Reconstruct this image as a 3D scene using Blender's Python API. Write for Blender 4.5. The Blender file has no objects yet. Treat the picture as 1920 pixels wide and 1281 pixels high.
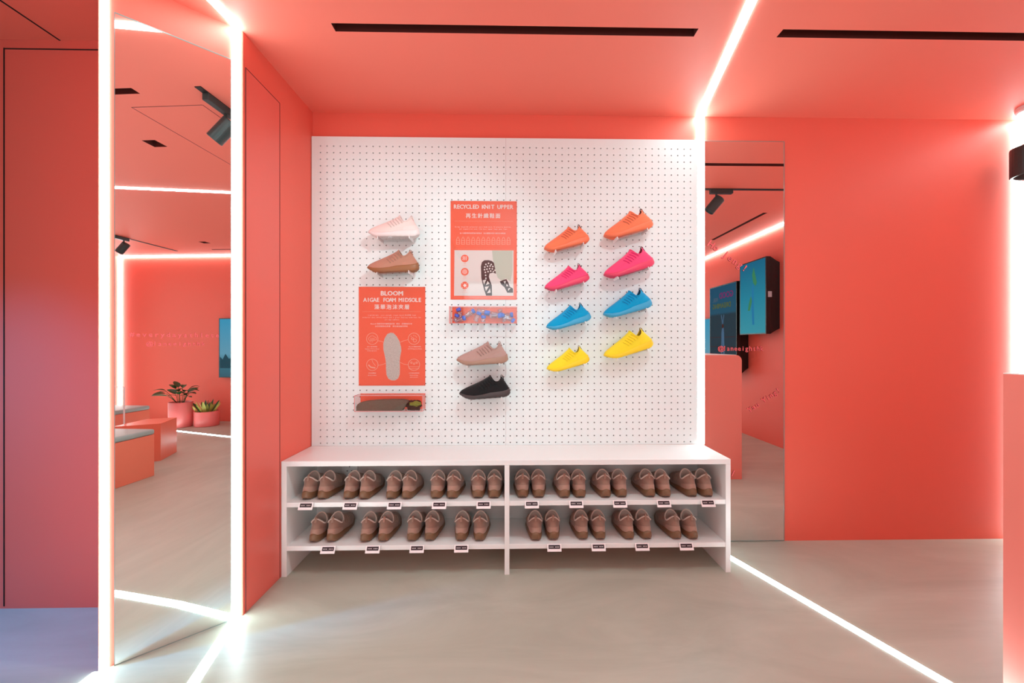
import bpy, bmesh, math, random
from mathutils import Vector, Matrix
random.seed(7)
PI = math.pi
R = math.radians
sc = bpy.context.scene
COL = sc.collection

# ---------------------------------------------------------------- camera
F_PX = 760.0
cam_d = bpy.data.cameras.new('camera')
cam_d.sensor_width = 36.0
cam_d.lens = F_PX * 36.0 / 1920.0
YAW = R(1.06)
cam_d.shift_x = (960 - (958 + F_PX * math.tan(YAW))) / 1920.0
cam_d.shift_y = (645 - 640.5) / 1920.0
cam_d.clip_start = 0.02
cam = bpy.data.objects.new('camera', cam_d)
COL.objects.link(cam)
cam.location = (0, 0, 1.085)
cam.rotation_euler = (R(90), 0, -YAW)
sc.camera = cam

# ---------------------------------------------------------------- view, world, light levels
sc.view_settings.view_transform = 'Standard'
sc.view_settings.look = 'None'
sc.view_settings.gamma = 1.0
sc.view_settings.use_curve_mapping = False
sc.view_settings.exposure = 0.80
sc.cycles.use_denoising = True
sc.cycles.max_bounces = 12
sc.cycles.diffuse_bounces = 6
sc.cycles.glossy_bounces = 6
sc.cycles.transparent_max_bounces = 12
sc.cycles.sample_clamp_indirect = 6.0
sc.cycles.caustics_reflective = False
sc.cycles.caustics_refractive = False

w = bpy.data.worlds.new('world')
sc.world = w
w.use_nodes = True
w.node_tree.nodes['Background'].inputs[0].default_value = (0.93, 0.96, 1.0, 1)
w.node_tree.nodes['Background'].inputs[1].default_value = 1.0

STRIP_E = 15.5      # led strips
BLUE_P = 125.0     # blue spotlight of the bay on the left
FILL_W = 14.0      # added fill from behind the camera
LIGHTC = (0.72, 1.0, 1.02)   # cool white of the lamps, as the camera saw them

def area(name, loc, rot, sx, sy, power, color=(1, 1, 1)):
    l = bpy.data.lights.new(name, 'AREA')
    l.shape = 'RECTANGLE'; l.size = sx; l.size_y = sy
    l.energy = power; l.color = color
    o = bpy.data.objects.new(name, l); COL.objects.link(o)
    o.location = loc; o.rotation_euler = rot
    return o
# soft fill light added behind the camera, outside a made-up window
area('front_fill', (0.7, -3.3, 1.25), (R(90), 0, 0), 3.0, 2.0, FILL_W, LIGHTC)

def spot_lamp(name, loc, aim, power, cone, color=LIGHTC, blend=0.7, size=0.03):
    l = bpy.data.lights.new(name, 'SPOT'); l.energy = power; l.spot_size = R(cone); l.spot_blend = blend; l.color = color; l.shadow_soft_size = size; l.specular_factor = 0.0
    o = bpy.data.objects.new(name, l); COL.objects.link(o); o.location = loc
    d = Vector(aim) - Vector(loc); o.rotation_euler = d.to_track_quat('-Z', 'Y').to_euler()
    return o
TRACK_P = 15.0      # each track spotlight
# ---------------------------------------------------------------- materials
MATS = {}
def lin(c):
    return tuple((x / 12.92 if x <= 0.04045 else ((x + 0.055) / 1.055) ** 2.4) for x in c)
def mat(name, col, rough=0.5, metal=0.0, spec=0.5, emit=None, es=0.0, alpha=1.0, trans=0.0, ior=1.45, bump=0.0, bscale=200.0,
        var=0.0, vscale=3.0, srgb=True, coat=0.0, sheen=0.0):
    if name in MATS: return MATS[name]
    m = bpy.data.materials.new(name); m.use_nodes = True
    nt = m.node_tree; b = nt.nodes['Principled BSDF']
    c = lin(col) if srgb else col
    b.inputs['Base Color'].default_value = (*c, 1)
    b.inputs['Roughness'].default_value = rough
    b.inputs['Metallic'].default_value = metal
    b.inputs['Specular IOR Level'].default_value = spec
    b.inputs['IOR'].default_value = ior
    b.inputs['Alpha'].default_value = alpha
    b.inputs['Transmission Weight'].default_value = trans
    if coat: b.inputs['Coat Weight'].default_value = coat
    if sheen: b.inputs['Sheen Weight'].default_value = sheen
    if emit:
        b.inputs['Emission Color'].default_value = (*emit, 1)
        b.inputs['Emission Strength'].default_value = es
    tc = None
    if bump or var:
        tc = nt.nodes.new('ShaderNodeTexCoord')
    if var:
        n = nt.nodes.new('ShaderNodeTexNoise'); n.inputs['Scale'].default_value = vscale; n.inputs['Detail'].default_value = 5
        nt.links.new(tc.outputs['Object'], n.inputs['Vector'])
        mx = nt.nodes.new('ShaderNodeMix'); mx.data_type = 'RGBA'
        mx.inputs['A'].default_value = (*[x * (1 - var) for x in c], 1)
        mx.inputs['B'].default_value = (*[min(1, x * (1 + var)) for x in c], 1)
        nt.links.new(n.outputs['Fac'], mx.inputs['Factor'])
        nt.links.new(mx.outputs['Result'], b.inputs['Base Color'])
    if bump:
        n = nt.nodes.new('ShaderNodeTexNoise'); n.inputs['Scale'].default_value = bscale; n.inputs['Detail'].default_value = 3
        nt.links.new(tc.outputs['Object'], n.inputs['Vector'])
        bp = nt.nodes.new('ShaderNodeBump'); bp.inputs['Strength'].default_value = bump; bp.inputs['Distance'].default_value = 0.002
        nt.links.new(n.outputs['Fac'], bp.inputs['Height'])
        nt.links.new(bp.outputs['Normal'], b.inputs['Normal'])
    MATS[name] = m
    return m

CORAL = mat('coral_paint', (0.80, 0.145, 0.10), 0.5, spec=0.35, bump=0.08, bscale=90, srgb=False)
CEILM = mat('coral_ceiling_paint', (0.86, 0.20, 0.145), 0.55, spec=0.3, bump=0.05, bscale=60, srgb=False)
DOORM = mat('coral_satin_panel', (0.78, 0.15, 0.115), 0.38, spec=0.45, srgb=False)
GROOVE = mat('dark_gap', (0.16, 0.03, 0.03), 0.7, srgb=False)
DARK = mat('black_void', (0.012, 0.008, 0.008), 0.8, srgb=False)
WHITE = mat('white_laminate', (0.79, 0.80, 0.79), 0.22, spec=0.5, srgb=False)
PEG = mat('white_pegboard_paint', (0.765, 0.87, 0.87), 0.5, srgb=False)
STRIP = mat('led_diffuser', (0.9, 0.9, 0.9), 0.5, emit=LIGHTC, es=STRIP_E)
MIRROR = mat('mirror_silvering', (0.90, 0.915, 0.90), 0.0, metal=1.0, srgb=False)
MEDGE = mat('mirror_edge', (0.20, 0.26, 0.24), 0.15, srgb=False)
BLACKM = mat('black_metal', (0.03, 0.045, 0.045), 0.38, srgb=False)
VINYL = mat('pink_vinyl', (0.80, 0.13, 0.14), 0.45, srgb=False)

def floor_mat():
    m = bpy.data.materials.new('polished_concrete'); m.use_nodes = True
    nt = m.node_tree; b = nt.nodes['Principled BSDF']
    tc = nt.nodes.new('ShaderNodeTexCoord')
    mp = nt.nodes.new('ShaderNodeMapping'); mp.inputs['Rotation'].default_value = (0, 0, R(28)); mp.inputs['Scale'].default_value = (0.7, 2.2, 1)
    nt.links.new(tc.outputs['Object'], mp.inputs['Vector'])
    n = nt.nodes.new('ShaderNodeTexNoise'); n.inputs['Scale'].default_value = 1.6; n.inputs['Detail'].default_value = 8; n.inputs['Roughness'].default_value = 0.6
    n.inputs['Distortion'].default_value = 1.2
    nt.links.new(mp.outputs['Vector'], n.inputs['Vector'])
    cr = nt.nodes.new('ShaderNodeValToRGB')
    cr.color_ramp.elements[0].position = 0.30; cr.color_ramp.elements[0].color = (0.36, 0.365, 0.30, 1)
    cr.color_ramp.elements[1].position = 0.72; cr.color_ramp.elements[1].color = (0.48, 0.49, 0.41, 1)
    nt.links.new(n.outputs['Fac'], cr.inputs['Fac'])
    nt.links.new(cr.outputs['Color'], b.inputs['Base Color'])
    mr = nt.nodes.new('ShaderNodeMapRange'); mr.inputs['To Min'].default_value = 0.30; mr.inputs['To Max'].default_value = 0.48
    nt.links.new(n.outputs['Fac'], mr.inputs['Value']); nt.links.new(mr.outputs['Result'], b.inputs['Roughness'])
    b.inputs['Specular IOR Level'].default_value = 0.45
    n2 = nt.nodes.new('ShaderNodeTexNoise'); n2.inputs['Scale'].default_value = 14; n2.inputs['Detail'].default_value = 6
    nt.links.new(tc.outputs['Object'], n2.inputs['Vector'])
    bp = nt.nodes.new('ShaderNodeBump'); bp.inputs['Strength'].default_value = 0.12; bp.inputs['Distance'].default_value = 0.004
    nt.links.new(n2.outputs['Fac'], bp.inputs['Height']); nt.links.new(bp.outputs['Normal'], b.inputs['Normal'])
    return m
FLOORM = floor_mat()

def clear_mat(name, tint, gloss=0.12, rough=0.03):
    m = bpy.data.materials.new(name); m.use_nodes = True
    nt = m.node_tree
    for n in list(nt.nodes): nt.nodes.remove(n)
    out = nt.nodes.new('ShaderNodeOutputMaterial'); tr = nt.nodes.new('ShaderNodeBsdfTransparent'); gl = nt.nodes.new('ShaderNodeBsdfGlossy')
    tr.inputs['Color'].default_value = (*tint, 1); gl.inputs['Roughness'].default_value = rough
    fr = nt.nodes.new('ShaderNodeFresnel'); fr.inputs['IOR'].default_value = 1.49
    ad = nt.nodes.new('ShaderNodeMath'); ad.operation = 'ADD'; ad.inputs[1].default_value = gloss; ad.use_clamp = True
    ge = nt.nodes.new('ShaderNodeNewGeometry'); iv = nt.nodes.new('ShaderNodeMath'); iv.operation = 'SUBTRACT'; iv.inputs[0].default_value = 1.0
    nt.links.new(ge.outputs['Backfacing'], iv.inputs[1]); ml = nt.nodes.new('ShaderNodeMath'); ml.operation = 'MULTIPLY'
    nt.links.new(fr.outputs[0], ml.inputs[0]); nt.links.new(iv.outputs[0], ml.inputs[1])
    nt.links.new(ml.outputs[0], ad.inputs[0])
    mx = nt.nodes.new('ShaderNodeMixShader'); nt.links.new(ad.outputs[0], mx.inputs[0])
    nt.links.new(tr.outputs[0], mx.inputs[1]); nt.links.new(gl.outputs[0], mx.inputs[2]); nt.links.new(mx.outputs[0], out.inputs[0])
    return m
ACRYL = clear_mat('clear_acrylic', (0.97, 0.97, 0.97), 0.02)
GLASS = clear_mat('window_glass', (0.97, 0.98, 0.97), 0.02)
PET = clear_mat('clear_bottle_plastic', (0.80, 0.82, 0.96), 0.22, 0.15)

# ---------------------------------------------------------------- builders
def new_obj(name, me, m=None, parent=None):
    o = bpy.data.objects.new(name, me)
    COL.objects.link(o)
    if m is not None:
        me.materials.append(m)
    if parent is not None: o.parent = parent
    return o
def obj(name, bm, m, parent=None, smooth=False, bevel=0.0, seg=2):
    me = bpy.data.meshes.new(name)
    bmesh.ops.recalc_face_normals(bm, faces=bm.faces)
    if bevel:
        bmesh.ops.bevel(bm, geom=[e for e in bm.edges if e.calc_face_angle(0) > 0.6], offset=bevel, segments=seg, profile=0.5, affect='EDGES')
    if smooth:
        for f in bm.faces: f.smooth = True
    bm.to_mesh(me); bm.free()
    return new_obj(name, me, m, parent)
def tag(o, label=None, cat=None, group=None, kind=None):
    if label: o['label'] = label
    if cat: o['category'] = cat
    if group: o['group'] = group
    if kind: o['kind'] = kind
    return o
def thing(name, label, cat, loc=(0, 0, 0), rot=(0, 0, 0), group=None):
    o = bpy.data.objects.new(name, None); COL.objects.link(o)
    o.empty_display_size = 0.05
    o.location = loc; o.rotation_euler = rot
    return tag(o, label, cat, group)
def struct(name, bm, m, bevel=0.0, smooth=False):
    o = obj(name, bm, m, None, smooth, bevel); o['kind'] = 'structure'; return o
def B(bm, x0, x1, y0, y1, z0, z1):
    vs = [bm.verts.new((x, y, z)) for x in (x0, x1) for y in (y0, y1) for z in (z0, z1)]
    for q in ((0, 1, 3, 2), (4, 6, 7, 5), (0, 4, 5, 1), (2, 3, 7, 6), (0, 2, 6, 4), (1, 5, 7, 3)):
        bm.faces.new([vs[i] for i in q])
    return bm
def box(x0, x1, y0, y1, z0, z1):
    return B(bmesh.new(), x0, x1, y0, y1, z0, z1)
def prism(pts, z0, z1, bm=None):
    bm = bm or bmesh.new()
    a = [bm.verts.new((p[0], p[1], z0)) for p in pts]; b = [bm.verts.new((p[0], p[1], z1)) for p in pts]
    bm.faces.new(a[::-1]); bm.faces.new(b)
    for i in range(len(pts)):
        j = (i + 1) % len(pts); bm.faces.new((a[i], a[j], b[j], b[i]))
    return bm
def tube(path, r, n=8, bm=None, closed=False, flat=1.0, up=None):
    bm = bm or bmesh.new()
    P = [Vector(p) for p in path]; rings = []
    N = len(P); nrm = None
    for i in range(N):
        if closed: t = (P[(i + 1) % N] - P[i - 1])
        else: t = P[min(i + 1, N - 1)] - P[max(i - 1, 0)]
        t.normalize()
        if nrm is None:
            nrm = t.orthogonal() if up is None else (Vector(up) - t * Vector(up).dot(t))
        else: nrm = nrm - t * nrm.dot(t)
        nrm.normalize(); bn = t.cross(nrm)
        rr = r(i / (N - 1)) if callable(r) else r
        rings.append([bm.verts.new(P[i] + (nrm * math.cos(2 * PI * k / n) * flat + bn * math.sin(2 * PI * k / n)) * rr) for k in range(n)])
    for i in range(N if closed else N - 1):
        a, b = rings[i], rings[(i + 1) % N]
        for k in range(n): bm.faces.new((a[k], a[(k + 1) % n], b[(k + 1) % n], b[k]))
    if not closed:
        bm.faces.new(rings[0][::-1]); bm.faces.new(rings[-1])
    return bm
def lathe(prof, n=32, bm=None, M=None, sx=1.0, sy=1.0):
    bm = bm or bmesh.new(); M = M or Matrix()
    rings = []
    for r, z in prof:
        if r < 1e-5: rings.append([bm.verts.new(M @ Vector((0, 0, z)))])
        else: rings.append([bm.verts.new(M @ Vector((r * sx * math.cos(2 * PI * k / n), r * sy * math.sin(2 * PI * k / n), z))) for k in range(n)])
    for a, b in zip(rings, rings[1:]):
        for k in range(n):
            l = (k + 1) % n
            if len(a) == 1 and len(b) == 1: continue
            if len(a) == 1: bm.faces.new((a[0], b[k], b[l]))
            elif len(b) == 1: bm.faces.new((a[k], a[l], b[0]))
            else: bm.faces.new((a[k], a[l], b[l], b[k]))
    if len(rings[0]) > 1: bm.faces.new(rings[0][::-1])
    if len(rings[-1]) > 1: bm.faces.new(rings[-1])
    return bm
def loops(rings, cap0=True, cap1=True, bm=None):
    bm = bm or bmesh.new()
    R_ = [[bm.verts.new(p) for p in ring] for ring in rings]
    n = len(R_[0])
    for a, b in zip(R_, R_[1:]):
        for k in range(n): bm.faces.new((a[k], a[(k + 1) % n], b[(k + 1) % n], b[k]))
    for c, ring in ((cap0, R_[0]), (cap1, R_[-1])):
        if c:
            ctr = sum((v.co for v in ring), Vector()) / n
            cv = bm.verts.new(ctr)
            for k in range(n): bm.faces.new((ring[k], ring[(k + 1) % n], cv))
    return bm
def interp(u, tab):
    if u <= tab[0][0]: return tab[0][1]
    for (a, va), (b, vb) in zip(tab, tab[1:]):
        if u <= b:
            t = (u - a) / (b - a); t = t * t * (3 - 2 * t) * 0.5 + t * 0.5
            return va + (vb - va) * t
    return tab[-1][1]
def copy_tree(o, parent=None):
    c = o.copy(); COL.objects.link(c)
    if parent is not None: c.parent = parent
    for ch in list(o.children): copy_tree(ch, c)
    return c

# camera ray helpers: turn a place measured in the photograph into a point on a known plane of the room
CX = 958 + F_PX * math.tan(YAW); CY = 645.0; CH = 1.085
def ray(px, py):
    a = (px - CX) / F_PX
    return Vector((a * math.cos(YAW) + math.sin(YAW), -a * math.sin(YAW) + math.cos(YAW), (CY - py) / F_PX))
def onY(px, py, Y):
    r = ray(px, py); t = Y / r.y
    return (r.x * t, CH + r.z * t)

# ---------------------------------------------------------------- dimensions of the room (metres)
YB = 2.207     # back wall
ZC = 2.333     # ceiling
XL = -1.07     # left side wall of the alcove
XR = 2.82      # right wall
YF = -3.15     # front wall (with the added window)
XW = -3.40     # far left wall of the next bay
YBAY = 1.70    # back wall of the bay on the left
ANG = R(42.886)
UX, UY = math.cos(ANG), math.sin(ANG)      # along the mirror facet (towards the alcove)
NX, NY = math.sin(ANG), -math.cos(ANG)     # out of the facet
PM = Vector((-1.2166, 1.5007))             # middle of the mirror on its plane
def facet(s, d=0.0):
    return (PM.x + UX * s + NX * d, PM.y + UY * s + NY * d)

# ---------------------------------------------------------------- shell
struct('floor', box(XW - 0.1, XR + 0.1, YF - 0.1, YB + 0.1, -0.1, 0), FLOORM)

def ceiling():
    holes = [(-0.70, 0.742, 1.590, 1.632), (1.080, 2.55, 1.588, 1.630), (-0.755, -0.71, -1.6, 0.83), (2.40, 2.44, -0.42, 0.59),
             (-0.27, -0.185, 0.38, 0.465), (2.10, 2.185, -1.35, -1.265), (2.49, 2.52, -1.52, -1.05)]
    xs = sorted({XW - 0.1, XR + 0.1, *[v for h in holes for v in h[:2]]}); ys = sorted({YF - 0.1, YB + 0.1, *[v for h in holes for v in h[2:]]})
    bm = bmesh.new(); V = {}
    def v(x, y, z):
        k = (round(x, 4), round(y, 4), z)
        if k not in V: V[k] = bm.verts.new((x, y, z))
        return V[k]
    for i in range(len(xs) - 1):
        for j in range(len(ys) - 1):
            cx = (xs[i] + xs[i + 1]) / 2; cy = (ys[j] + ys[j + 1]) / 2
            if any(h[0] < cx < h[1] and h[2] < cy < h[3] for h in holes): continue
            bm.faces.new((v(xs[i], ys[j], ZC), v(xs[i + 1], ys[j], ZC), v(xs[i + 1], ys[j + 1], ZC), v(xs[i], ys[j + 1], ZC)))
    bs = bmesh.new()
    for (x0, x1, y0, y1) in holes:
        q = [(x0, y0), (x1, y0), (x1, y1), (x0, y1)]
        for a, b in zip(q, q[1:] + q[:1]):
            f = [bm.verts.new((*a, ZC)), bm.verts.new((*b, ZC)), bm.verts.new((*b, ZC + 0.05)), bm.verts.new((*a, ZC + 0.05))]
            bs.faces.new([bs.verts.new(q_.co) for q_ in f])
            for q_ in f: bm.verts.remove(q_)
    me = bpy.data.meshes.new('ceiling'); bm.to_mesh(me); bm.free()
    o = new_obj('ceiling', me, CEILM); o['kind'] = 'structure'
    bm = bmesh.new()
    for (x0, x1, y0, y1) in holes: B(bm, x0 - .02, x1 + .02, y0 - .02, y1 + .02, ZC + 0.05, ZC + 0.12)
    obj('slot_grille_shade', bm, DARK, o)  # black tops put the slots' deep shade into the colour
    obj('slot_side_shade', bs, mat('slot_side_shade', (0.10, 0.016, 0.012), 0.7, srgb=False), o)  # sides coloured dark maroon for the shade inside the slots
    return o
ceiling()

struct('wall_back', box(XL - 0.1, XR, YB, YB + 0.1, 0, ZC), CORAL)
# pier between the alcove and the bay on the left, with its slanted facet
A0 = facet(0.197, -0.006); A1 = facet(-0.200, -0.006)
struct('wall_left', prism([(XL, YB), (XL, A0[1]), A1, (-1.405, YBAY), (-1.405, YB)], 0, ZC), CORAL)
struct('wall_bay', box(XW, -1.405, YBAY, YBAY + 0.12, 0, ZC), DOORM)
struct('wall_light_block', box(-2.05, -1.95, YF, 1.05, 0, ZC), CORAL)  # unseen wall added to keep white light out of the bay
struct('wall_far_left', box(XW - 0.1, XW, YF, YBAY + 0.12, 0, ZC), CORAL)
struct('wall_right', box(XR, XR + 0.1, YF, YB + 0.1, 0, ZC), CORAL)
bm = box(XW, -0.9, YF - 0.1, YF, 0, ZC); B(bm, 2.3, XR, YF - 0.1, YF, 0, ZC); B(bm, -0.9, 2.3, YF - 0.1, YF, 2.25, ZC); B(bm, -0.9, 2.3, YF - 0.1, YF, 0, 0.12)
struct('wall_front', bm, CORAL)
wn = struct('fill_window_1', box(-0.9, 2.3, YF - 0.06, YF - 0.05, 0.12, 2.25), GLASS)  # unseen window, made up to let in fill light
bm = bmesh.new()
for x in (-0.9, 0.16, 1.21, 2.27): B(bm, x, x + 0.03, YF - 0.08, YF - 0.02, 0.12, 2.25)
B(bm, -0.9, 2.3, YF - 0.08, YF - 0.02, 0.12, 0.16); B(bm, -0.9, 2.3, YF - 0.08, YF - 0.02, 2.21, 2.25)
obj('window_frame', bm, BLACKM, wn)

# flush joints
def lines(name, segs, m=GROOVE):
    bm = bmesh.new()
    for s in segs: B(bm, *s)
    return struct(name, bm, m)
# concealed door in the alcove's left side wall
dj = struct('door_1', box(XL - 0.002, XL + 0.0016, 1.655, 1.892, 0.004, 2.196), DOORM)
lines('trim_1', [(XL - .001, XL + .0025, 1.652, 1.655, 0.004, 2.199), (XL - .001, XL + .0025, 1.892, 1.895, 0.004, 2.199), (XL - .001, XL + .0025, 1.652, 1.895, 2.196, 2.199)])
# panel joints of the bay on the left
lines('trim_2', [(-2.078, -2.074, YBAY - .002, YBAY + .001, 0.01, ZC - 0.035), (-2.074, -1.405, YBAY - .002, YBAY + .001, ZC - 0.040, ZC - 0.036), (-1.856, -1.850, -2.5, YBAY, ZC - .002, ZC + .001)], DARK)
# access panel joint in the ceiling
lines('trim_3', [(-0.60, 0.25, 0.668, 0.671, ZC - .001, ZC + .001), (-0.603, -0.60, 0.668, 1.06, ZC - .001, ZC + .001), (-0.60, 0.25, 1.06, 1.063, ZC - .001, ZC + .001), (0.25, 0.253, 0.668, 1.063, ZC - .001, ZC + .001)])

# ---------------------------------------------------------------- led strips
def run(pts, wdt, axis_up, thick):
    """flat light strip following pts; axis_up is the direction it faces"""
    bm = bmesh.new(); up = Vector(axis_up); P = [Vector(p) for p in pts]; rings = []
    for i, p in enumerate(P):
        t = (P[min(i + 1, len(P) - 1)] - P[max(i - 1, 0)]).normalized(); s = t.cross(up).normalized() * wdt / 2
        b = s * 0.8
        rings.append([bm.verts.new(p - s), bm.verts.new(p - b + up * thick), bm.verts.new(p + b + up * thick), bm.verts.new(p + s)])
    for a, b in zip(rings, rings[1:]):
        for k in range(4): bm.faces.new((a[k], a[(k + 1) % 4], b[(k + 1) % 4], b[k]))
    bm.faces.new(rings[0]); bm.faces.new(rings[-1][::-1])
    return bm
W_ = 0.038
def strip(label, pts, wdt, up, thick, m=None):
    o = Vector(pts[0])
    ob = obj('led_strip', run([tuple(Vector(p) - o) for p in pts], wdt, up, thick), m or STRIP)
    ob.location = o
    return tag(ob, label, 'LED strip light')
f1 = facet(-0.186, -0.006); f2 = facet(0.180, -0.005)
strip('white vertical LED light line at the outer edge of the slanted mirror', [(*f1, 0.0), (*f1, ZC)], 0.022, (NX, NY, 0), 0.005)
strip('white floor light line at bottom left, under the outer edge of the slanted mirror', [(-1.362, 1.362, 0.0), (-1.364, 1.2, 0.0), (-1.37, -2.5, 0.0)], W_, (0, 0, 1), 0.0025)
strip('white vertical LED light line between the slanted mirror and the alcove side wall', [(*f2, 0.0), (*f2, ZC)], 0.032, (NX, NY, 0), 0.010)
strip('white floor light line running forward from between slanted mirror and alcove', [(-1.087, 1.615, 0.0), (-1.016, 1.3155, 0.0), (-0.963, 0.99, 0.0), (-0.87, 0.2, 0.0), (-0.55, -2.4, 0.0)], W_, (0, 0, 1), 0.0025)
strip('white ceiling light line over the inner edge of the slanted mirror', [(-1.073, 1.615, ZC), (-1.081, 1.5, ZC), (-1.099, 1.35, ZC), (-1.132, 1.17, ZC), (-1.30, 0.2, ZC), (-1.6, -1.8, ZC)], W_, (0, 0, -1), 0.006)
strip('white vertical LED light line between pegboard and the right mirror', [(1.041, YB, 0.539), (1.041, YB, ZC)], W_, (0, -1, 0), 0.014)
strip('white floor light line running diagonally to the bottom right from behind the bench', [(1.075, YB - 0.09, 0.0), (1.1145, 2.031, 0.0), (1.3935, 1.271, 0.0), (1.46, 0.9, 0.0)], W_, (0, 0, 1), 0.0025)
strip('white floor light line in front of the potted plants, seen in the left mirror', [(1.80, -0.42, 0.0), (1.93, -0.86, 0.0), (2.22, -1.83, 0.0), (2.45, -2.6, 0.0)], W_, (0, 0, 1), 0.0025)
strip('white ceiling light line running forward from the top right corner of the pegboard wall', [(1.033, YB, ZC), (0.8744, 1.4546, ZC), (0.57, 0.25, ZC), (0.42, -0.57, ZC), (0.2, -1.8, ZC)], W_, (0, 0, -1), 0.006)
strip('white vertical LED light line in the far right corner behind the counter', [(XR - 0.009, YB - 0.009, 0.0), (XR - 0.009, YB - 0.009, ZC - 0.01)], 0.030, (-0.7071, -0.7071, 0), 0.010)
strip('white ceiling light line over the wall with the screens, seen in both mirrors', [(XR - 0.010, YB - 0.03, ZC - 0.010), (XR - 0.010, YF + 0.03, ZC - 0.010)], 0.034, (-0.45, 0, -0.893), 0.010)
strip('white vertical LED light line in the far room corner, seen in the left mirror', [(XR - 0.012, YF + 0.012, 0.0), (XR - 0.012, YF + 0.012, ZC - 0.01)], 0.030, (-0.7071, 0.7071, 0), 0.012)

# ---------------------------------------------------------------- text
TXT = {}
def text_bm(bm, s, size, x, y, z, bold=0.0, align='CENTER', spacing=1.0, mono=None, rot=0.0, ext=0.0002, sx=1.0):
    """adds lettering lying in the local XY plane, baseline at y"""
    if mono:
        n = len(s); x0 = x - mono * (n - 1) / 2 if align == 'CENTER' else x
        for i, ch in enumerate(s):
            if ch != ' ':
                dx = (x0 - x + mono * i)
                text_bm(bm, ch, size, x + dx * math.cos(rot), y + dx * math.sin(rot), z, bold, 'CENTER', 1, None, rot, ext, sx)
        return bm
    if bold:
        for i_, (ox, oy) in enumerate(((0, 0), (bold, 0), (-bold, 0), (0, bold * .7), (0, -bold * .7))):
            text_bm(bm, s, size, x + ox * size * math.cos(rot) - oy * size * math.sin(rot), y + ox * size * math.sin(rot) + oy * size * math.cos(rot), z + i_ * 4e-5, 0, align, spacing, None, rot, ext, sx)
        return bm
    key = (s, bold, align, spacing)
    if key not in TXT:
        cu = bpy.data.curves.new('lettering', 'FONT'); cu.body = s; cu.size = 1.0; cu.align_x = align
        cu.offset = bold; cu.space_character = spacing; cu.extrude = 0.0; cu.resolution_u = 2
        o = bpy.data.objects.new('lettering', cu); COL.objects.link(o)
        bpy.context.view_layer.update()
        me = bpy.data.meshes.new_from_object(o.evaluated_get(bpy.context.evaluated_depsgraph_get()))
        TXT[key] = ([v.co.copy() for v in me.vertices], [tuple(p.vertices) for p in me.polygons])
        bpy.data.objects.remove(o); bpy.data.curves.remove(cu); bpy.data.meshes.remove(me)
    vs, fs = TXT[key]
    c, sn = math.cos(rot), math.sin(rot)
    V = [bm.verts.new((x + (v.x * sx * c - v.y * sn) * size, y + (v.x * sx * sn + v.y * c) * size, z)) for v in vs]
    for f in fs:
        try: bm.faces.new([V[i] for i in f])
        except ValueError: pass
    return bm
def flat(name, bm, m, parent):
    me = bpy.data.meshes.new(name)
    for f in bm.faces:
        f.normal_update()
    bm.to_mesh(me); bm.free()
    return new_obj(name, me, m, parent)

# ---------------------------------------------------------------- mirrors
t = thing('wall_mirror', 'tall mirror on the slanted pier at left, framed by two light lines', 'mirror', (PM.x, PM.y, 0), (0, 0, ANG))
obj('mirror_glass', box(-0.162, 0.161, 0.0, 0.004, 0.003, 2.200), MIRROR, t)
bm = box(-0.162, 0.162, -0.0005, 0.005, 2.200, 2.204); B(bm, -0.163, -0.161, -0.0005, 0.005, 0.0, 2.204); B(bm, 0.161, 0.1625, -0.0005, 0.005, 0.0, 2.204)
B(bm, -0.162, 0.162, -0.0005, 0.005, 0.0, 0.003)
obj('mirror_edge', bm, MEDGE, t)
def mirror_text(parent, rows, off=-0.003):
    bm = bmesh.new()
    for s, size, x, z, mono, rot in rows: text_bm(bm, s, size, x, z, 0.0, 0.018, mono=mono, rot=rot, sx=1.0)
    bmesh.ops.transform(bm, matrix=Matrix.Translation((0, off, 0)) @ Matrix.Rotation(R(90), 4, 'X'), verts=bm.verts)
    return flat('lettering', bm, VINYL, parent)
mirror_text(t, [('#everydayathlete', 0.0235, -0.001, 1.110, 0.0158, 0), ('@laneeighthk', 0.020, 0.000, 1.079, 0.0136, 0)])
t = thing('wall_mirror', 'tall mirror on the back wall right of the pegboard', 'mirror', (1.281, YB, 0))
obj('mirror_glass', box(-0.220, 0.219, -0.006, -0.0005, 0.006, 2.196), MIRROR, t)
bm = box(-0.221, 0.221, -0.0065, -0.0005, 2.196, 2.199); B(bm, 0.219, 0.2225, -0.0068, -0.0005, 0.004, 2.199); B(bm, -0.221, 0.221, -0.0065, -0.0005, 0.002, 0.006)
obj('mirror_edge', bm, MEDGE, t)
rows = []
def mrow(s, size, px, py, mono, rot): 
    X, Z = onY(px, py, YB - 0.009); rows.append((s, size, X - 1.281, Z - size * 0.3, mono, rot))
mrow('@laneeighthk', 0.036, 1390, 654, 0.0205, 0)
mrow('Ho Jeng!', 0.052, 1362, 480, 0.0325, R(-35))
mrow('Yau Ying!', 0.040, 1435, 750, 0.0235, R(34))
rows.append(('/', 0.045, onY(1372, 890, YB)[0] - 1.281, onY(1372, 892, YB)[1], None, R(-10)))
for row in rows: mirror_text(t, [row], -0.0085)
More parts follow.
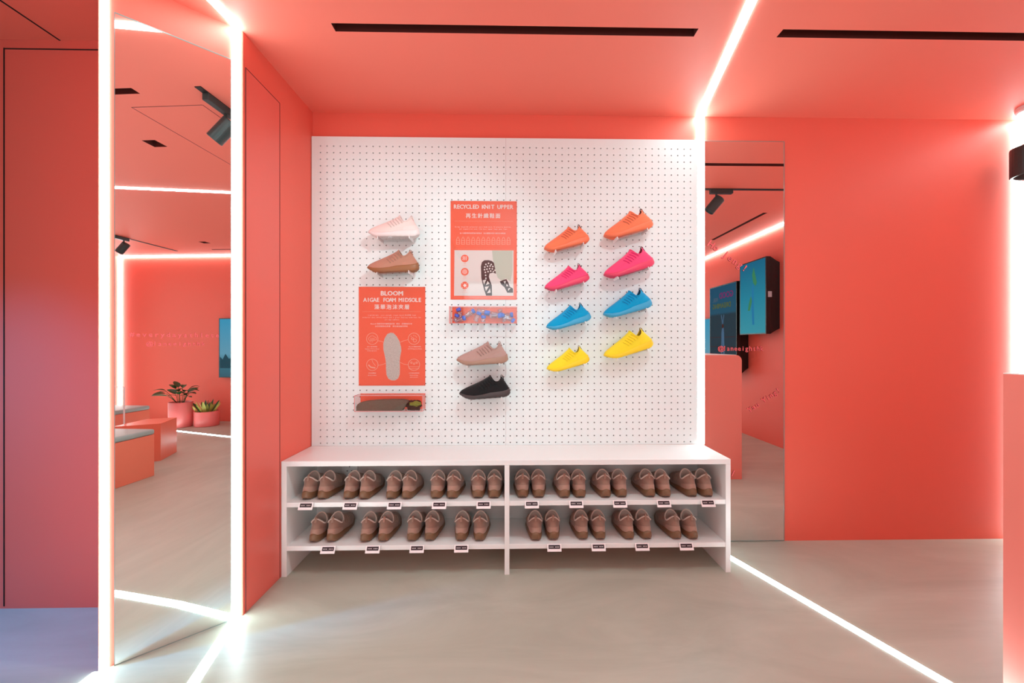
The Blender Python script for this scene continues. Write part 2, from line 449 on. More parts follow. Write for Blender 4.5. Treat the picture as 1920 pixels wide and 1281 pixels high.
# ---------------------------------------------------------------- pegboard with real holes
def pegboard():
    x0, x1, z0, z1 = -1.064, 1.016, 0.538, 2.197
    hx0, px_, nx = -1.020, 0.03505, 58
    hz0, pz_, nz = 0.5525, 0.03540, 46
    yf, yk = -0.0, 0.007
    t = thing('pegboard', 'large white pegboard on the back wall above the shoe bench', 'pegboard', (0, YB - 0.017, 0))
    bm = bmesh.new(); r = 0.0037; V = {}
    def v(x, z):
        k = (round(x, 5), round(z, 5))
        if k not in V: V[k] = bm.verts.new((x, yf, z))
        return V[k]
    xs = [hx0 + (i - 0.5) * px_ for i in range(nx + 1)]; zs = [hz0 + (i - 0.5) * pz_ for i in range(nz + 1)]
    xm = [hx0 + i * px_ for i in range(nx)]; zm = [hz0 + i * pz_ for i in range(nz)]
    k8 = [(-1, -1), (0, -1), (1, -1), (1, 0), (1, 1), (0, 1), (-1, 1), (-1, 0)]
    for i in range(nx):
        for j in range(nz):
            cx, cz = xm[i], zm[j]
            X = (xs[i], cx, xs[i + 1]); Z = (max(zs[j], z0), cz, zs[j + 1])
            o = [v(X[a + 1], Z[b + 1]) for a, b in k8]
            inn = [bm.verts.new((cx + r * math.cos(R(225 + 45 * k)), yf, cz + r * math.sin(R(225 + 45 * k)))) for k in range(8)]
            deep = [bm.verts.new((q.co.x, yk, q.co.z)) for q in inn]
            for k in range(8):
                l = (k + 1) % 8
                bm.faces.new((o[k], o[l], inn[l], inn[k])); bm.faces.new((inn[k], inn[l], deep[l], deep[k]))
    zz0 = max(zs[0], z0)
    for (a, b, c, d) in ((x0, xs[0], zz0, z1), (xs[-1], x1, zz0, z1), (xs[0], xs[-1], zs[-1], z1)):
        bm.faces.new([bm.verts.new(p) for p in ((a, yf, c), (b, yf, c), (b, yf, d), (a, yf, d))])
    for (a, c, b, d) in ((x0, zz0, x0, z1), (x1, zz0, x1, z1), (x0, z1, x1, z1)):
        bm.faces.new([bm.verts.new(p) for p in ((a, yf, c), (b, yf, d), (b, yk, d), (a, yk, c))])
    me = bpy.data.meshes.new('perforated_panel'); bm.to_mesh(me); bm.free()
    new_obj('perforated_panel', me, PEG, t)
    obj('hole_shade_sheet', box(x0, x1, yk + 0.0005, 0.0165, zz0, z1), mat('hole_shade', (0.11, 0.085, 0.085), 0.8, srgb=False), t)  # dark sheet added so the holes read as shaded
    obj('panel_joint', box(-0.0277, -0.0267, -0.0004, 0.0005, zz0, z1), mat('joint_grey', (0.45, 0.4, 0.4), 0.6, srgb=False), t)  # grey line along the seam between the two boards
    obj('side_stile', box(x0 - 0.003, x0 + 0.016, -0.0003, 0.0, zz0, z1), PEG, t)
pegboard()
YP = YB - 0.017      # front of the pegboard

# ---------------------------------------------------------------- shoe bench
BX0, BX1, BY0, BY1, BH = -1.068, 1.043, 1.905, YB - 0.003, 0.538
S1, S2 = 0.3455, 0.1425
bench = thing('shoe_bench', 'low white two-bay shoe bench with two shelves under the pegboard', 'bench', (0, 2.05, 0))
def bpart(name, x0, x1, y0, y1, z0, z1, bv=0.0012, m=WHITE):
    return obj(name, box(x0, x1, y0 - 2.05, y1 - 2.05, z0, z1), m, bench, bevel=bv)
bpart('bench_top', BX0, BX1, BY0, YB - 0.0175, BH - 0.024, BH)
bpart('side_panel', BX0, BX0 + 0.024, BY0, BY1, 0, BH - 0.024)
bpart('side_panel', BX1 - 0.024, BX1, BY0, BY1, 0, BH - 0.024)
bpart('divider', -0.030, -0.007, BY0, BY1 - 0.008, 0, BH - 0.024)
bpart('back_panel', BX0 + .024, BX1 - 0.024, BY1 - 0.008, BY1, 0.10, BH - 0.024, m=mat('back_board_paint', (0.74, 0.68, 0.66), 0.5, srgb=False))
for z in (S1, S2):
    bpart('shelf', BX0 + 0.024, -0.030, BY0 + 0.001, BY1 - 0.008, z - 0.022, z)
    bpart('shelf', -0.007, BX1 - 0.024, BY0 + 0.001, BY1 - 0.008, z - 0.022, z)
# wall socket seen inside the bench
SOCK = mat('socket_plastic', (0.82, 0.80, 0.79), 0.3, srgb=False)
sx0, sz0 = onY(640, 868, 2.18); sx1, sz1 = onY(669, 894, 2.18)
t = thing('wall_socket', 'white three-pin wall socket inside the bench, upper left compartment', 'socket', ((sx0 + sx1) / 2, BY1 - 0.008, (sz0 + sz1) / 2))
hw = 0.043
obj('face_plate', box(-hw, hw, -0.010, 0, -hw, hw), SOCK, t, bevel=0.002)
for n_, (x, z, a, b) in enumerate(((0, 0.016, 0.0022, 0.0045), (-0.012, -0.008, 0.0036, 0.0022), (0.012, -0.008, 0.0036, 0.0022))):
    obj('pin_hole', box(x - a, x + a, -0.0105, -0.0095, z - b, z + b), DARK, t)

# ---------------------------------------------------------------- shoe
def bez(p0, p1, p2, p3, t):
    a = (1 - t)
    return p0 * (a ** 3) + p1 * (3 * a * a * t) + p2 * (3 * a * t * t) + p3 * (t ** 3)
NA = 56
LAT = [(0, .038), (.12, .044), (.3, .0475), (.5, .043), (.75, .0375), (1, .036)]
MED = [(0, .034), (.12, .037), (.3, .0385), (.5, .034), (.75, .036), (1, .036)]
ZTOP = [(0, .140), (.05, .120), (.15, .088), (.30, .072), (.45, .082), (.62, .110), (.85, .120), (1, .135)]
def shoe_fn(L, s):
    K = L / .265
    def outline(a):
        c = math.cos(a); u = .5 + .5 * c; sn = math.sin(a)
        tab = LAT if sn < 0 else MED
        y = interp(u, tab) * K * (abs(sn) ** .62) * (1 if sn > 0 else -1)
        return u, Vector((u * L, y, 0))
    def ztop(u): return interp(u, ZTOP) * L
    def zbot(u):
        z = 0.0
        if u < .24: z = .095 * L * ((.24 - u) / .24) ** 2
        if u > .90: z = .035 * L * ((u - .90) / .10) ** 2
        return z
    def surf(a, v):
        u, o = outline(a); c = math.cos(a); sn = math.sin(a)
        fr = max(0, -c); bk = max(0, c)
        zt = ztop(u)
        P0 = Vector((L * .5 + (o.x - L * .5) * .975, o.y * .93, zt - .003))
        cz = (.290 + .150 * fr ** 1.35 + .110 * bk ** 1.5) * L
        cy = .130 * L * sn * (1 - .10 * bk)
        C = Vector(((.738 + .116 * (abs(c) ** .62) * (1 if c > 0 else -1)) * L, cy, cz))
        ft = fr ** 1.4; fb = bk ** 1.6; fs = max(0, 1 - ft - fb)
        P1s = Vector((P0.x, P0.y * 1.05, zt + .10 * L)); P2s = Vector((C.x + (P0.x - C.x) * .30, C.y * 1.22, cz - .055 * L))
        P1t = Vector((-.022 * L + u * L, P0.y * .98, zt + .072 * L)); P2t = Vector(((.37 + u * .3) * L, P0.y * .42 + C.y * .3, .275 * L))
        P1b = Vector((.985 * L - (1 - u) * L, P0.y, zt + .05 * L)); P2b = Vector((.915 * L - (1 - u) * .5 * L, C.y * 1.05, .30 * L))
        P1 = P1s * fs + P1t * ft + P1b * fb; P2 = P2s * fs + P2t * ft + P2b * fb
        return bez(P0, P1, P2, C, v)
    return outline, ztop, zbot, surf
def center(bm, L, s):
    bmesh.ops.transform(bm, matrix=Matrix.Diagonal((1, s, 1, 1)) @ Matrix.Translation((-L / 2, 0, 0)), verts=bm.verts)
    return bm
def shoe_parts(L, s):
    """s=+1: lateral side towards -Y; returns bmeshes"""
    outline, ztop, zbot, surf = shoe_fn(L, s)
    A = [2 * PI * k / NA for k in range(NA)]
    def ring(k, kx, zf):
        out = []
        for i, a in enumerate(A):
            u, o = outline(a)
            out.append(Vector((L * .5 + (o.x - L * .5) * kx, o.y * k, zf(u, a, i))))
        return out
    scal = lambda u, a, i: (0.0016 if i % 2 else 0.0)
    hb = lambda u, a: .028 * L * max(0, math.cos(a)) ** 30 + .012 * L * max(0, math.cos(a)) ** 6
    rings = [ring(.5, .80, lambda u, a, i: zbot(u) + .002), ring(.90, .955, lambda u, a, i: zbot(u) + scal(u, a, i)),
             ring(.965, .985, lambda u, a, i: zbot(u) + .0035 + scal(u, a, i)), ring(1.0, 1.0, lambda u, a, i: zbot(u) + .007),
             ring(1.04, 1.012, lambda u, a, i: zbot(u) + (ztop(u) - zbot(u)) * .45),
             ring(1.0, .998, lambda u, a, i: ztop(u) * .96 + zbot(u) * .04),
             ring(.965, .985, lambda u, a, i: ztop(u) + .0015 + hb(u, a)), ring(.90, .962, lambda u, a, i: ztop(u) + .001 + hb(u, a)),
             ring(.6, .80, lambda u, a, i: ztop(u) - .002)]
    sole = loops(rings)
    NV = 14
    up = loops([[surf(a, j / NV) for a in A] for j in range(NV + 1)], False, False)
    C = [surf(a, 1.0) for a in A]; cc = sum(C, Vector()) / NA
    # lining: rolled collar and inside of the shoe
    def inner(k, dz, zmix, zfix):
        return [Vector((cc.x + (p.x - cc.x) * k, p.y * k, (p.z + dz) * (1 - zmix) + zfix * zmix)) for p in C]
    rim = tube([p + Vector((0, 0, -.0005)) for p in C], (.0034 * L / .265), 7, closed=True)
    rin = loops([inner(1.0, 0, 0, 0), inner(.94, -.004, 0, 0), inner(.84, -.01, .4, .2 * L), inner(.80, 0, .85, .17 * L), inner(.72, 0, 1.0, .15 * L)], False, True)
    laces = bmesh.new()
    def nrm(a, v):
        d = .01
        n = (surf(a + d, v) - surf(a - d, v)).cross(surf(a, min(1, v + d)) - surf(a, v - d)); n.normalize()
        return n if n.z > 0 else -n
    samples = [(a_, v_, surf(a_, v_)) for a_ in [PI + .04 * q for q in range(0, 42)] for v_ in [.2 + .02 * w_ for w_ in range(0, 39)]]
    def find(x, z, sgn):
        a_, v_, p_ = min(samples, key=lambda e: (e[2].x - x * L) ** 2 + (e[2].z - z * L) ** 2)
        a_ = a_ if sgn > 0 else 2 * PI - a_
        return surf(a_, v_) + nrm(a_, v_) * .0024
    for k in range(5):
        x1, z1 = .415 + .050 * k, .262 + .026 * k
        x2, z2 = .50 + .052 * k, .165 + .020 * k
        side = [(x1 + (x2 - x1) * t_, z1 + (z2 - z1) * t_) for t_ in (0, .25, .5, .75, 1)]
        A_ = [find(x, z, 1) for x, z in side[::-1]]; B_ = [find(x, z, -1) for x, z in side]
        mid = (A_[-1] + B_[0]) / 2; mid.z += .004; mid.x -= .004
        tube(A_ + [mid] + B_, .0021 * L / .265, 5, laces)
    # bow end: two small loops near the top lace
    tab = tube([surf(0, .80) + Vector((.0015, 0, 0)), surf(0, .92) + Vector((.0025, 0, .001)), surf(0, 1) + Vector((.004, 0, .006)), surf(0, 1) + Vector((-.002, 0, .010)),
                surf(0, 1) + Vector((-.006, 0, .002)), surf(0, 1) + Vector((-.006, 0, -.012))], .0055 * L / .265, 8, flat=.28, up=(1, 0, .3))
    hc = bmesh.new(); g = []
    na, nv = 18, 6
    for i in range(na + 1):
        a = -1.15 + 2.3 * i / na; col = []
        vm = .50 * (1 - .35 * abs(a / 1.15) ** 2)
        for j in range(nv + 1):
            v = vm * j / nv; p = surf(a, v); n = nrm(a, max(v, .02))
            out = Vector((p.x - .8 * L, p.y, 0)).normalized()
            off = .0014 if 0 < j < nv and 0 < i < na else -.0004
            col.append(hc.verts.new(p + out * off))
        g.append(col)
    for i in range(na):
        for j in range(nv): hc.faces.new((g[i][j], g[i + 1][j], g[i + 1][j + 1], g[i][j + 1]))
    return {'midsole': sole, 'upper': up, 'collar': rim, 'lining': rin, 'laces': laces, 'heel_tab': tab, 'heel_counter': hc}
SHOE_MESH = {}
SILH = {}
for s, key in ((1, 'left'), (-1, 'right')):
    L = .265
    for nm, bm in shoe_parts(L, s).items():
        center(bm, L, s); bmesh.ops.recalc_face_normals(bm, faces=bm.faces)
        for f in bm.faces: f.smooth = True
        me = bpy.data.meshes.new(nm); bm.to_mesh(me); bm.free()
        me.materials.append(None)
        SHOE_MESH[key, nm] = me
SIL = [v.co.copy() for nm in ('midsole', 'upper', 'heel_tab') for v in SHOE_MESH['left', nm].vertices]

def fabric(name, c, **k):
    a = dict(rough=0.85, bump=0.35, bscale=700, spec=0.2, sheen=0.2, srgb=False); a.update(k)
    return mat(name, c, **a)
def make_shoe(side, mats, label, loc, rot, group, scale=1.0, name='sneaker'):
    t = thing(name, label, 'shoe', loc, rot, group); t.scale = (scale,) * 3
    for nm in ('midsole', 'upper', 'collar', 'lining', 'laces', 'heel_tab', 'heel_counter'):
        o = bpy.data.objects.new(nm, SHOE_MESH[side, nm]); COL.objects.link(o); o.parent = t
        o.material_slots[0].link = 'OBJECT'; o.material_slots[0].material = mats[nm]
    return t
def palette(name, up, sole, lace=None, lining=None, counter=None, tab=None, collar=None, **k):
    U = fabric(name + '_knit', up, **k)
    return {'upper': U, 'midsole': mat(name + '_rubber', sole, 0.45, srgb=False), 'laces': fabric(name + '_laces', lace or tuple(x * .8 for x in up)),
            'lining': fabric(name + '_lining', lining or tuple(x * .5 for x in up)), 'collar': fabric(name + '_collar', collar or up),
            'heel_counter': fabric(name + '_counter', counter or up, bump=.1), 'heel_tab': fabric(name + '_tab', tab or up)}
PAL = {
 'pale': palette('pale_pink', (.82, .68, .64), (.80, .73, .72), counter=(.84, .72, .69)),
 'tan': palette('dusty_tan', (.47, .235, .165), (.30, .125, .05), lace=(.42, .24, .18)),
 'mauve': palette('mauve', (.43, .285, .25), (.36, .22, .16), lace=(.32, .2, .17)),
 'black': palette('black', (.010, .010, .011), (.055, .042, .042), lace=(.006, .006, .006)),
 'orange': palette('orange', (.86, .21, .10), (.84, .19, .085), lace=(.62, .13, .07), tab=(.10, .02, .02), lining=(.25, .05, .03)),
 'pink': palette('hot_pink', (.86, .07, .20), (.72, .055, .13), lace=(.72, .02, .15), tab=(.12, .005, .03), lining=(.25, .01, .06)),
 'blue': palette('bright_blue', (.0, .33, .62), (.045, .36, .60), lace=(.0, .22, .48), tab=(.0, .03, .08), lining=(.0, .06, .14)),
 'yellow': palette('yellow', (.88, .72, .03), (.88, .64, .02), lace=(.84, .64, .02), tab=(.25, .18, .0), lining=(.35, .27, .01)),
 'bench': palette('dusty_brown', (.285, .165, .125), (.18, .088, .042), lace=(.36, .235, .185), lining=(.36, .31, .27), counter=(.37, .215, .165), collar=(.60, .47, .41), tab=(.36, .21, .16)),
}
# wall shoes: photograph box (x0, x1, y0, y1), tilt, palette, label
WS = [
 ((691, 787, 404, 447), 1.5, 'pale', 'pale pink sneaker on the pegboard above the tan one', 'sneakers on the left half of the pegboard'),
 ((689, 786, 469, 512), 3.0, 'tan', 'dusty tan sneaker with caramel gum sole on the pegboard', 'sneakers on the left half of the pegboard'),
 ((856, 953, 641, 683), 3.5, 'mauve', 'greyish mauve sneaker on the pegboard below the bottle box', 'sneakers on the left half of the pegboard'),
 ((861, 957, 702, 748), 3.5, 'black', 'black sneaker with charcoal sole, lowest on the pegboard', 'sneakers on the left half of the pegboard'),
 ((1020, 1105, 422, 471), 15, 'orange', 'smaller orange sneaker on the pegboard, top of the inner colour column', 'colourful sneakers on the pegboard'),
 ((1132, 1224, 393, 446), 16, 'orange', 'larger orange sneaker on the pegboard, top of the outer colour column', 'colourful sneakers on the pegboard'),
 ((1021, 1105, 495, 544), 16, 'pink', 'smaller hot pink sneaker on the pegboard below the smaller orange one', 'colourful sneakers on the pegboard'),
 ((1132, 1226, 465, 518), 17, 'pink', 'larger hot pink sneaker on the pegboard below the larger orange one', 'colourful sneakers on the pegboard'),
 ((1024, 1108, 569, 617), 16, 'blue', 'smaller bright blue sneaker on the pegboard above the smaller yellow one', 'colourful sneakers on the pegboard'),
 ((1131, 1222, 542, 593), 16, 'blue', 'larger bright blue sneaker on the pegboard above the larger yellow one', 'colourful sneakers on the pegboard'),
 ((1025, 1105, 650, 694), 16, 'yellow', 'smaller yellow sneaker on the pegboard, bottom of the inner colour column', 'colourful sneakers on the pegboard'),
 ((1132, 1224, 617, 669), 17, 'yellow', 'larger yellow sneaker on the pegboard, bottom of the outer colour column', 'colourful sneakers on the pegboard'),
]
YS = YP - 0.062
for (x0, x1, y0, y1), tilt, pal, label, grp in WS:
    X0, Z1 = onY(x0, y0, YS); X1, Z0 = onY(x1, y1, YS)
    th = -R(tilt); c, s_ = math.cos(th), math.sin(th)
    px = [p.x * c + p.z * s_ for p in SIL]; pz = [-p.x * s_ + p.z * c for p in SIL]
    k = (X1 - X0) / (max(px) - min(px))
    lx = (X0 + X1) / 2 - k * (max(px) + min(px)) / 2; lz = (Z0 + Z1) / 2 - k * (max(pz) + min(pz)) / 2
    make_shoe('left', PAL[pal], label, (lx, YS, lz), (0, th, 0), grp, k)
    b = thing('shoe_bracket', 'clear acrylic bracket under the ' + label.split(' sneaker')[0] + ' sneaker', 'shoe bracket', (lx, YS, lz), (0, th, 0), 'clear acrylic shoe brackets on the pegboard')
    dy = YP - YS - 0.0005
    obj('ledge', box(-.075 * k, .085 * k, -.030, dy, -.004, -.0005), ACRYL, b)
    for a_ in (-.078, .085):
        obj('end_rib', box(a_ * k, (a_ + .003) * k, -.036, dy, -.012, .0035), mat('frosted_edge', (.85, .84, .84), .3, srgb=False), b)
    obj('peg', tube([(0, dy - .01, -.006), (0, dy - .001, -.006)], .003), ACRYL, b)

# bench shoes: heel centres measured along each shelf
PAIRS = [
 (S1, 'upper', 'left', [(572, 601), (651, 680), (732, 760.5), (817, 846.5), (896, 925.5)]),
 (S1, 'upper', 'right', [(980.5, 1010.5), (1060, 1089), (1138, 1167.5), (1222, 1250.5), (1301, 1330)]),
 (S2, 'lower', 'left', [(586.5, 618), (683, 716), (771.5, 804), (864, 898)]),
 (S2, 'lower', 'right', [(1006, 1038), (1094.5, 1127), (1182, 1214.5), (1271.5, 1302)])]
ORD = ['first', 'second', 'third', 'fourth', 'fifth']
for z, lv, half, prs in PAIRS:
    for i, (pa, pb) in enumerate(prs):
        n = len(prs)
        where = ('leftmost' if i == 0 else 'rightmost' if i == n - 1 else ORD[i] + '-from-left') + ' pair'
        for side, p in (('left', pa), ('right', pb)):
            yh = 1.926 + random.uniform(-.003, .004)
            X, _ = onY(p, 930, yh)
            rz = R(-90) + R(random.uniform(-.9, .9))
            X += -.0012 if side == 'left' else .0012
            kk = 0.96
            cx = X + math.sin(rz + R(90)) * -.13; cy = yh + .1325 * kk
            make_shoe(side, PAL['bench'], f'{side} brown shoe of the {where}, {lv} shelf, {half} bench compartment',
                      (cx, cy, z + .0003), (0, 0, rz), 'dusty brown sneakers on the shoe bench', kk)

# ---------------------------------------------------------------- size tags on the shelf edges
TAGS = [(S1, [575, 658, 740.5, 824, 907], 'upper', 'left'), (S1, [997, 1080, 1161.5, 1243.5, 1326], 'upper', 'right'),
        (S2, [616.5, 700, 782.5, 865.5], 'lower', 'left'), (S2, [1039, 1121.5, 1203, 1285.5], 'lower', 'right')]
TAGW = mat('tag_white', (.84, .80, .80), .4, srgb=False); TAGB = mat('tag_black', (.025, .015, .02), .35, srgb=False)
TAGT = mat('tag_print', (.55, .5, .5), .5, srgb=False)
def make_tag():
    t = thing('size_tag', '', 'size tag')
    bm = bmesh.new()
    p = [(0, .001), (-.018, -.020), (-.0205, -.0205), (-.0205, -.018), (-.0025, .003)]
    a = [bm.verts.new((-.033, y, z)) for y, z in ((0, .0005), (-.016, -.027), (-.0175, -.026), (-.0015, .0025))]
    b = [bm.verts.new((.033, v.co.y, v.co.z)) for v in a]
    bm.faces.new(a[::-1]); bm.faces.new(b)
    for i in range(4): bm.faces.new((a[i], a[(i + 1) % 4], b[(i + 1) % 4], b[i]))
    obj('card', bm, TAGW, t)
    M = Matrix.Translation((0, -.0015, .0025)) @ Matrix.Rotation(math.atan2(28.5, 16), 4, 'X')
    bm = box(-.027, .027, -.0215, -.0045, -.0002, .0006)
    bmesh.ops.transform(bm, matrix=M, verts=bm.verts); obj('black_panel', bm, TAGB, t)
    bm = bmesh.new()
    for i in range(7):
        if i != 3: B(bm, -.022 + i * .0066, -.022 + i * .0066 + .004, -.0155, -.0115, .0007, .0009)
    bmesh.ops.transform(bm, matrix=M, verts=bm.verts); obj('printed_size', bm, TAGT, t)
    return t
proto = make_tag(); first = True
for z, xs, lv, half in TAGS:
    for i, p in enumerate(xs):
        o = proto if first else copy_tree(proto); first = False
        X, _ = onY(p, 950, BY0)
        n = len(xs); where = 'leftmost' if i == 0 else 'rightmost' if i == n - 1 else ORD[i] + ' from the left'
        o.location = (X, BY0, z - .001)
        tag(o, f'size tag {where} on the {lv} shelf edge, {half} bench compartment', 'size tag', 'size tags on the bench shelf edges')

# ---------------------------------------------------------------- posters
POST = mat('poster_orange', (.95, .150, .078), .4, srgb=False)
INK = mat('poster_white_ink', (.90, .78, .74), .5, srgb=False)
INK2 = mat('poster_pale_line', (.90, .38, .28), .5, srgb=False)
def disc(bm, x, y, r, z, n=24, r2=None, M=None):
    if r2:
        a = [bm.verts.new((x + r * math.cos(2 * PI * k / n), y + r * math.sin(2 * PI * k / n), z)) for k in range(n)]
        b = [bm.verts.new((x + r2 * math.cos(2 * PI * k / n), y + r2 * math.sin(2 * PI * k / n), z)) for k in range(n)]
        for k in range(n): bm.faces.new((b[k], b[(k + 1) % n], a[(k + 1) % n], a[k]))
    else: bm.faces.new([bm.verts.new((x + r * math.cos(2 * PI * k / n), y + r * math.sin(2 * PI * k / n), z)) for k in range(n)])
def poly(bm, pts, z): bm.faces.new([bm.verts.new((p[0], p[1], z)) for p in pts])
def stroke(bm, pts, w, z):
    P = [Vector((*p, 0)) for p in pts]
    L_, R2 = [], []
    for i in range(len(P)):
        t = (P[min(i + 1, len(P) - 1)] - P[max(i - 1, 0)]).normalized(); n = Vector((-t.y, t.x, 0)) * w / 2
        L_.append(bm.verts.new((P[i].x + n.x, P[i].y + n.y, z))); R2.append(bm.verts.new((P[i].x - n.x, P[i].y - n.y, z)))
    for i in range(len(P) - 1): bm.faces.new((R2[i], R2[i + 1], L_[i + 1], L_[i]))
class Poster:
    def __init__(s, x0, y0, x1, y1, name, label):
        s.x0, s.y0 = x0, y0
        X0, Z1 = onY(x0, y0, YP); X1, Z0 = onY(x1, y1, YP)
        s.k = (X1 - X0) / (x1 - x0); s.kz = (Z1 - Z0) / (y1 - y0); s.W = X1 - X0; s.H = Z1 - Z0
        s.t = thing(name, label, 'poster', (X0, YP, Z1), (R(90), 0, 0))
        obj('poster_sheet', box(0, s.W, -s.H, 0, .0003, .002), POST, s.t)
    def p(s, x, y): return ((x - s.x0) * s.k, -(y - s.y0) * s.kz)
    def txt(s, bm, st, x, y, h, mono=None, z=.0024, bold=.012, sx=1.0, spacing=1.0):
        X, Y = s.p(x, y); text_bm(bm, st, h * s.k / .70, X, Y, z, bold, mono=mono * s.k if mono else None, sx=sx, spacing=spacing)
    def cover(s):
        obj('acrylic_cover', box(-.001, s.W + .001, -s.H - .001, .001, .0045, .0065), ACRYL, s.t)
        bm = bmesh.new()
        for x in (.006, s.W - .006):
            for y in (-.006, -s.H + .006): lathe([(.003, .0022), (.003, .008), (.0, .0085)], 10, bm, Matrix.Translation((x, y, 0)))
        obj('fixing_pin', bm, ACRYL, s.t)

pa = Poster(845, 377, 969, 562, 'information_poster', 'orange RECYCLED KNIT UPPER information poster with bottle icons on the pegboard')
bm = bmesh.new(); pa.txt(bm, 'RECYCLED KNIT UPPER', 906.3, 391.5, 7.6, mono=5.86, bold=.034, sx=.92); flat('title', bm, INK, pa.t)
bm = bmesh.new(); pa.txt(bm, '再生針織鞋面', 905.8, 408.3, 8.6 * .80, mono=11.1, bold=.02); flat('chinese_title', bm, INK, pa.t)
bm = bmesh.new(); stroke(bm, [pa.p(852, 414.8), pa.p(962, 414.8)], .0012, .0024); flat('rule', bm, INK2, pa.t)
bm = bmesh.new()
pa.txt(bm, 'Using recycled polyester yarn made with 10 plastic bottles,', 906, 426.6, 2.1, mono=1.80, bold=.0)
pa.txt(bm, 'our supportive sock like knit upper hugs your feet', 906, 430.6, 2.1, mono=1.80, bold=.0)
pa.txt(bm, '由十個膠樽再造環保紗線製成　貼合雙腳支撐力強的針織鞋面', 905, 438.6, 2.1, bold=.0, sx=1.06)
flat('body_text', bm, INK, pa.t)
bm = bmesh.new()
for i in range(11):
    x = 858.8 + i * 9.47; y0, y1 = 445, 458.5
    pts = [(x - 3, y1), (x - 3, 450), (x - 1.3, 447), (x - 1.3, y0), (x + 1.3, y0), (x + 1.3, 447), (x + 3, 450), (x + 3, y1), (x - 3, y1)]
    stroke(bm, [pa.p(*q) for q in pts], .0022, .0024)
    for yy in (451.5, 455.5): stroke(bm, [pa.p(x - 2.4, yy), pa.p(x + 2.4, yy)], .0018, .0025)
flat('bottle_icons', bm, mat('poster_icon_ink', (.92, .47, .36), .5, srgb=False), pa.t)
bm = bmesh.new(); X, Y = pa.p(851.5, 469.5); X2, Y2 = pa.p(963, 555)
poly(bm, [(X, Y2), (X2, Y2), (X2, Y), (X + .002, Y)], .0024)
pic = flat('picture', bm, mat('picture_white', (.80, .74, .71), .5, srgb=False), pa.t)
bm = bmesh.new(); q = [pa.p(853, 467.5), pa.p(965, 467.5), pa.p(965, 557.5), pa.p(853, 557.5), pa.p(851.3, 556)]
stroke(bm, q, .0012, .0024); flat('picture_frame_line', bm, INK2, pa.t)
bm = bmesh.new()
poly(bm, [pa.p(*q) for q in ((922.5, 469.7), (961, 469.7), (961, 508), (957, 528), (948, 522), (941, 527), (933, 521), (928, 505), (924, 485))], .0026)
flat('trouser_leg', bm, mat('print_pale_green', (.55, .60, .50), .5, srgb=False), pic)
bm = bmesh.new()
poly(bm, [pa.p(*q) for q in ((902, 510), (901.5, 500), (903.5, 492), (908, 488.3), (916, 488), (922, 489.5), (926, 493), (928.5, 505), (930, 513.5), (924, 511.5), (918, 513), (916.5, 519), (919, 527), (922, 535), (922.5, 554.7), (911.5, 554.7), (908, 545), (905, 533), (902.5, 522))], .0027)
poly(bm, [pa.p(*q) for q in ((937, 528), (945, 524.5), (949.5, 523.5), (953, 530), (956, 538), (961.5, 541), (962, 549), (951, 549), (946, 539), (940, 534))], .0027)
flat('printed_shoe', bm, mat('print_brown', (.055, .022, .022), .5, srgb=False), pic)
bm = bmesh.new()
for i, (x, y) in enumerate([(911, 496), (916, 494), (921, 496), (909, 501), (914, 499.5), (919, 499), (924, 500), (908.5, 506), (913, 505), (918, 504), (923, 504.5), (928, 507), (910, 511), (915, 509.5), (920, 508.5), (925, 509.5), (910.5, 516.5), (911, 522)]):
    disc(bm, *pa.p(x, y), .0049 * .9, .0028, 8)
for tr in (((905, 526), (912, 524), (907.5, 534)), ((914, 527), (918, 532), (911, 535)), ((909, 538), (917, 537), (911, 546)), ((919, 541), (920, 549), (913, 550)), ((944, 528), (948.5, 527), (947, 533)), ((950, 532), (953, 537), (949, 537)), ((953, 541), (957.5, 540), (952.5, 546))):
    poly(bm, [pa.p(*q) for q in tr], .0028)
flat('printed_perforation', bm, mat('picture_white', ()), pic)
bm = bmesh.new()
for y in (485, 510, 535.5): disc(bm, *pa.p(871.5, y), 7.2 * pa.k, .0027)
flat('round_icon', bm, POST, pic)
bm = bmesh.new()
for dx in (-3, 0, 3): stroke(bm, [pa.p(871.5 + dx + d, 481 + i * 1.8) for i, d in enumerate((.8, -.6, .8, -.8, .2))], .0032, .0029)
for a in range(5):
    for b_ in range(5):
        if abs(a - 2) + abs(b_ - 2) < 4: disc(bm, *pa.p(867.7 + a * 1.9, 506.2 + b_ * 1.9), .0022, .0029, 6)
poly(bm, [pa.p(*q) for q in ((871.5, 532), (875, 535.5), (871.5, 539), (868, 535.5))], .0029)
for dx, dy in ((-1, -1), (1, -1), (1, 1), (-1, 1)): stroke(bm, [pa.p(871.5 + dx * 3.2, 535.5 + dy * 3.2), pa.p(871.5 + dx * 5.2, 535.5 + dy * 5.2)], .0022, .0029)
flat('icon_sign', bm, INK, pic)
bm = bmesh.new()
for y, s1, s2 in ((495.5, '透氣', 'Breathable'), (520.5, '彈性', 'Supportive'), (546, '舒適', 'Comfortable')):
    pa.txt(bm, s1, 871.5, y, 1.7, z=.0028, bold=0); pa.txt(bm, s2, 871.5, y + 2.8, 1.3, z=.0028, bold=0)
flat('icon_caption', bm, INK2, pic)
pa.cover()

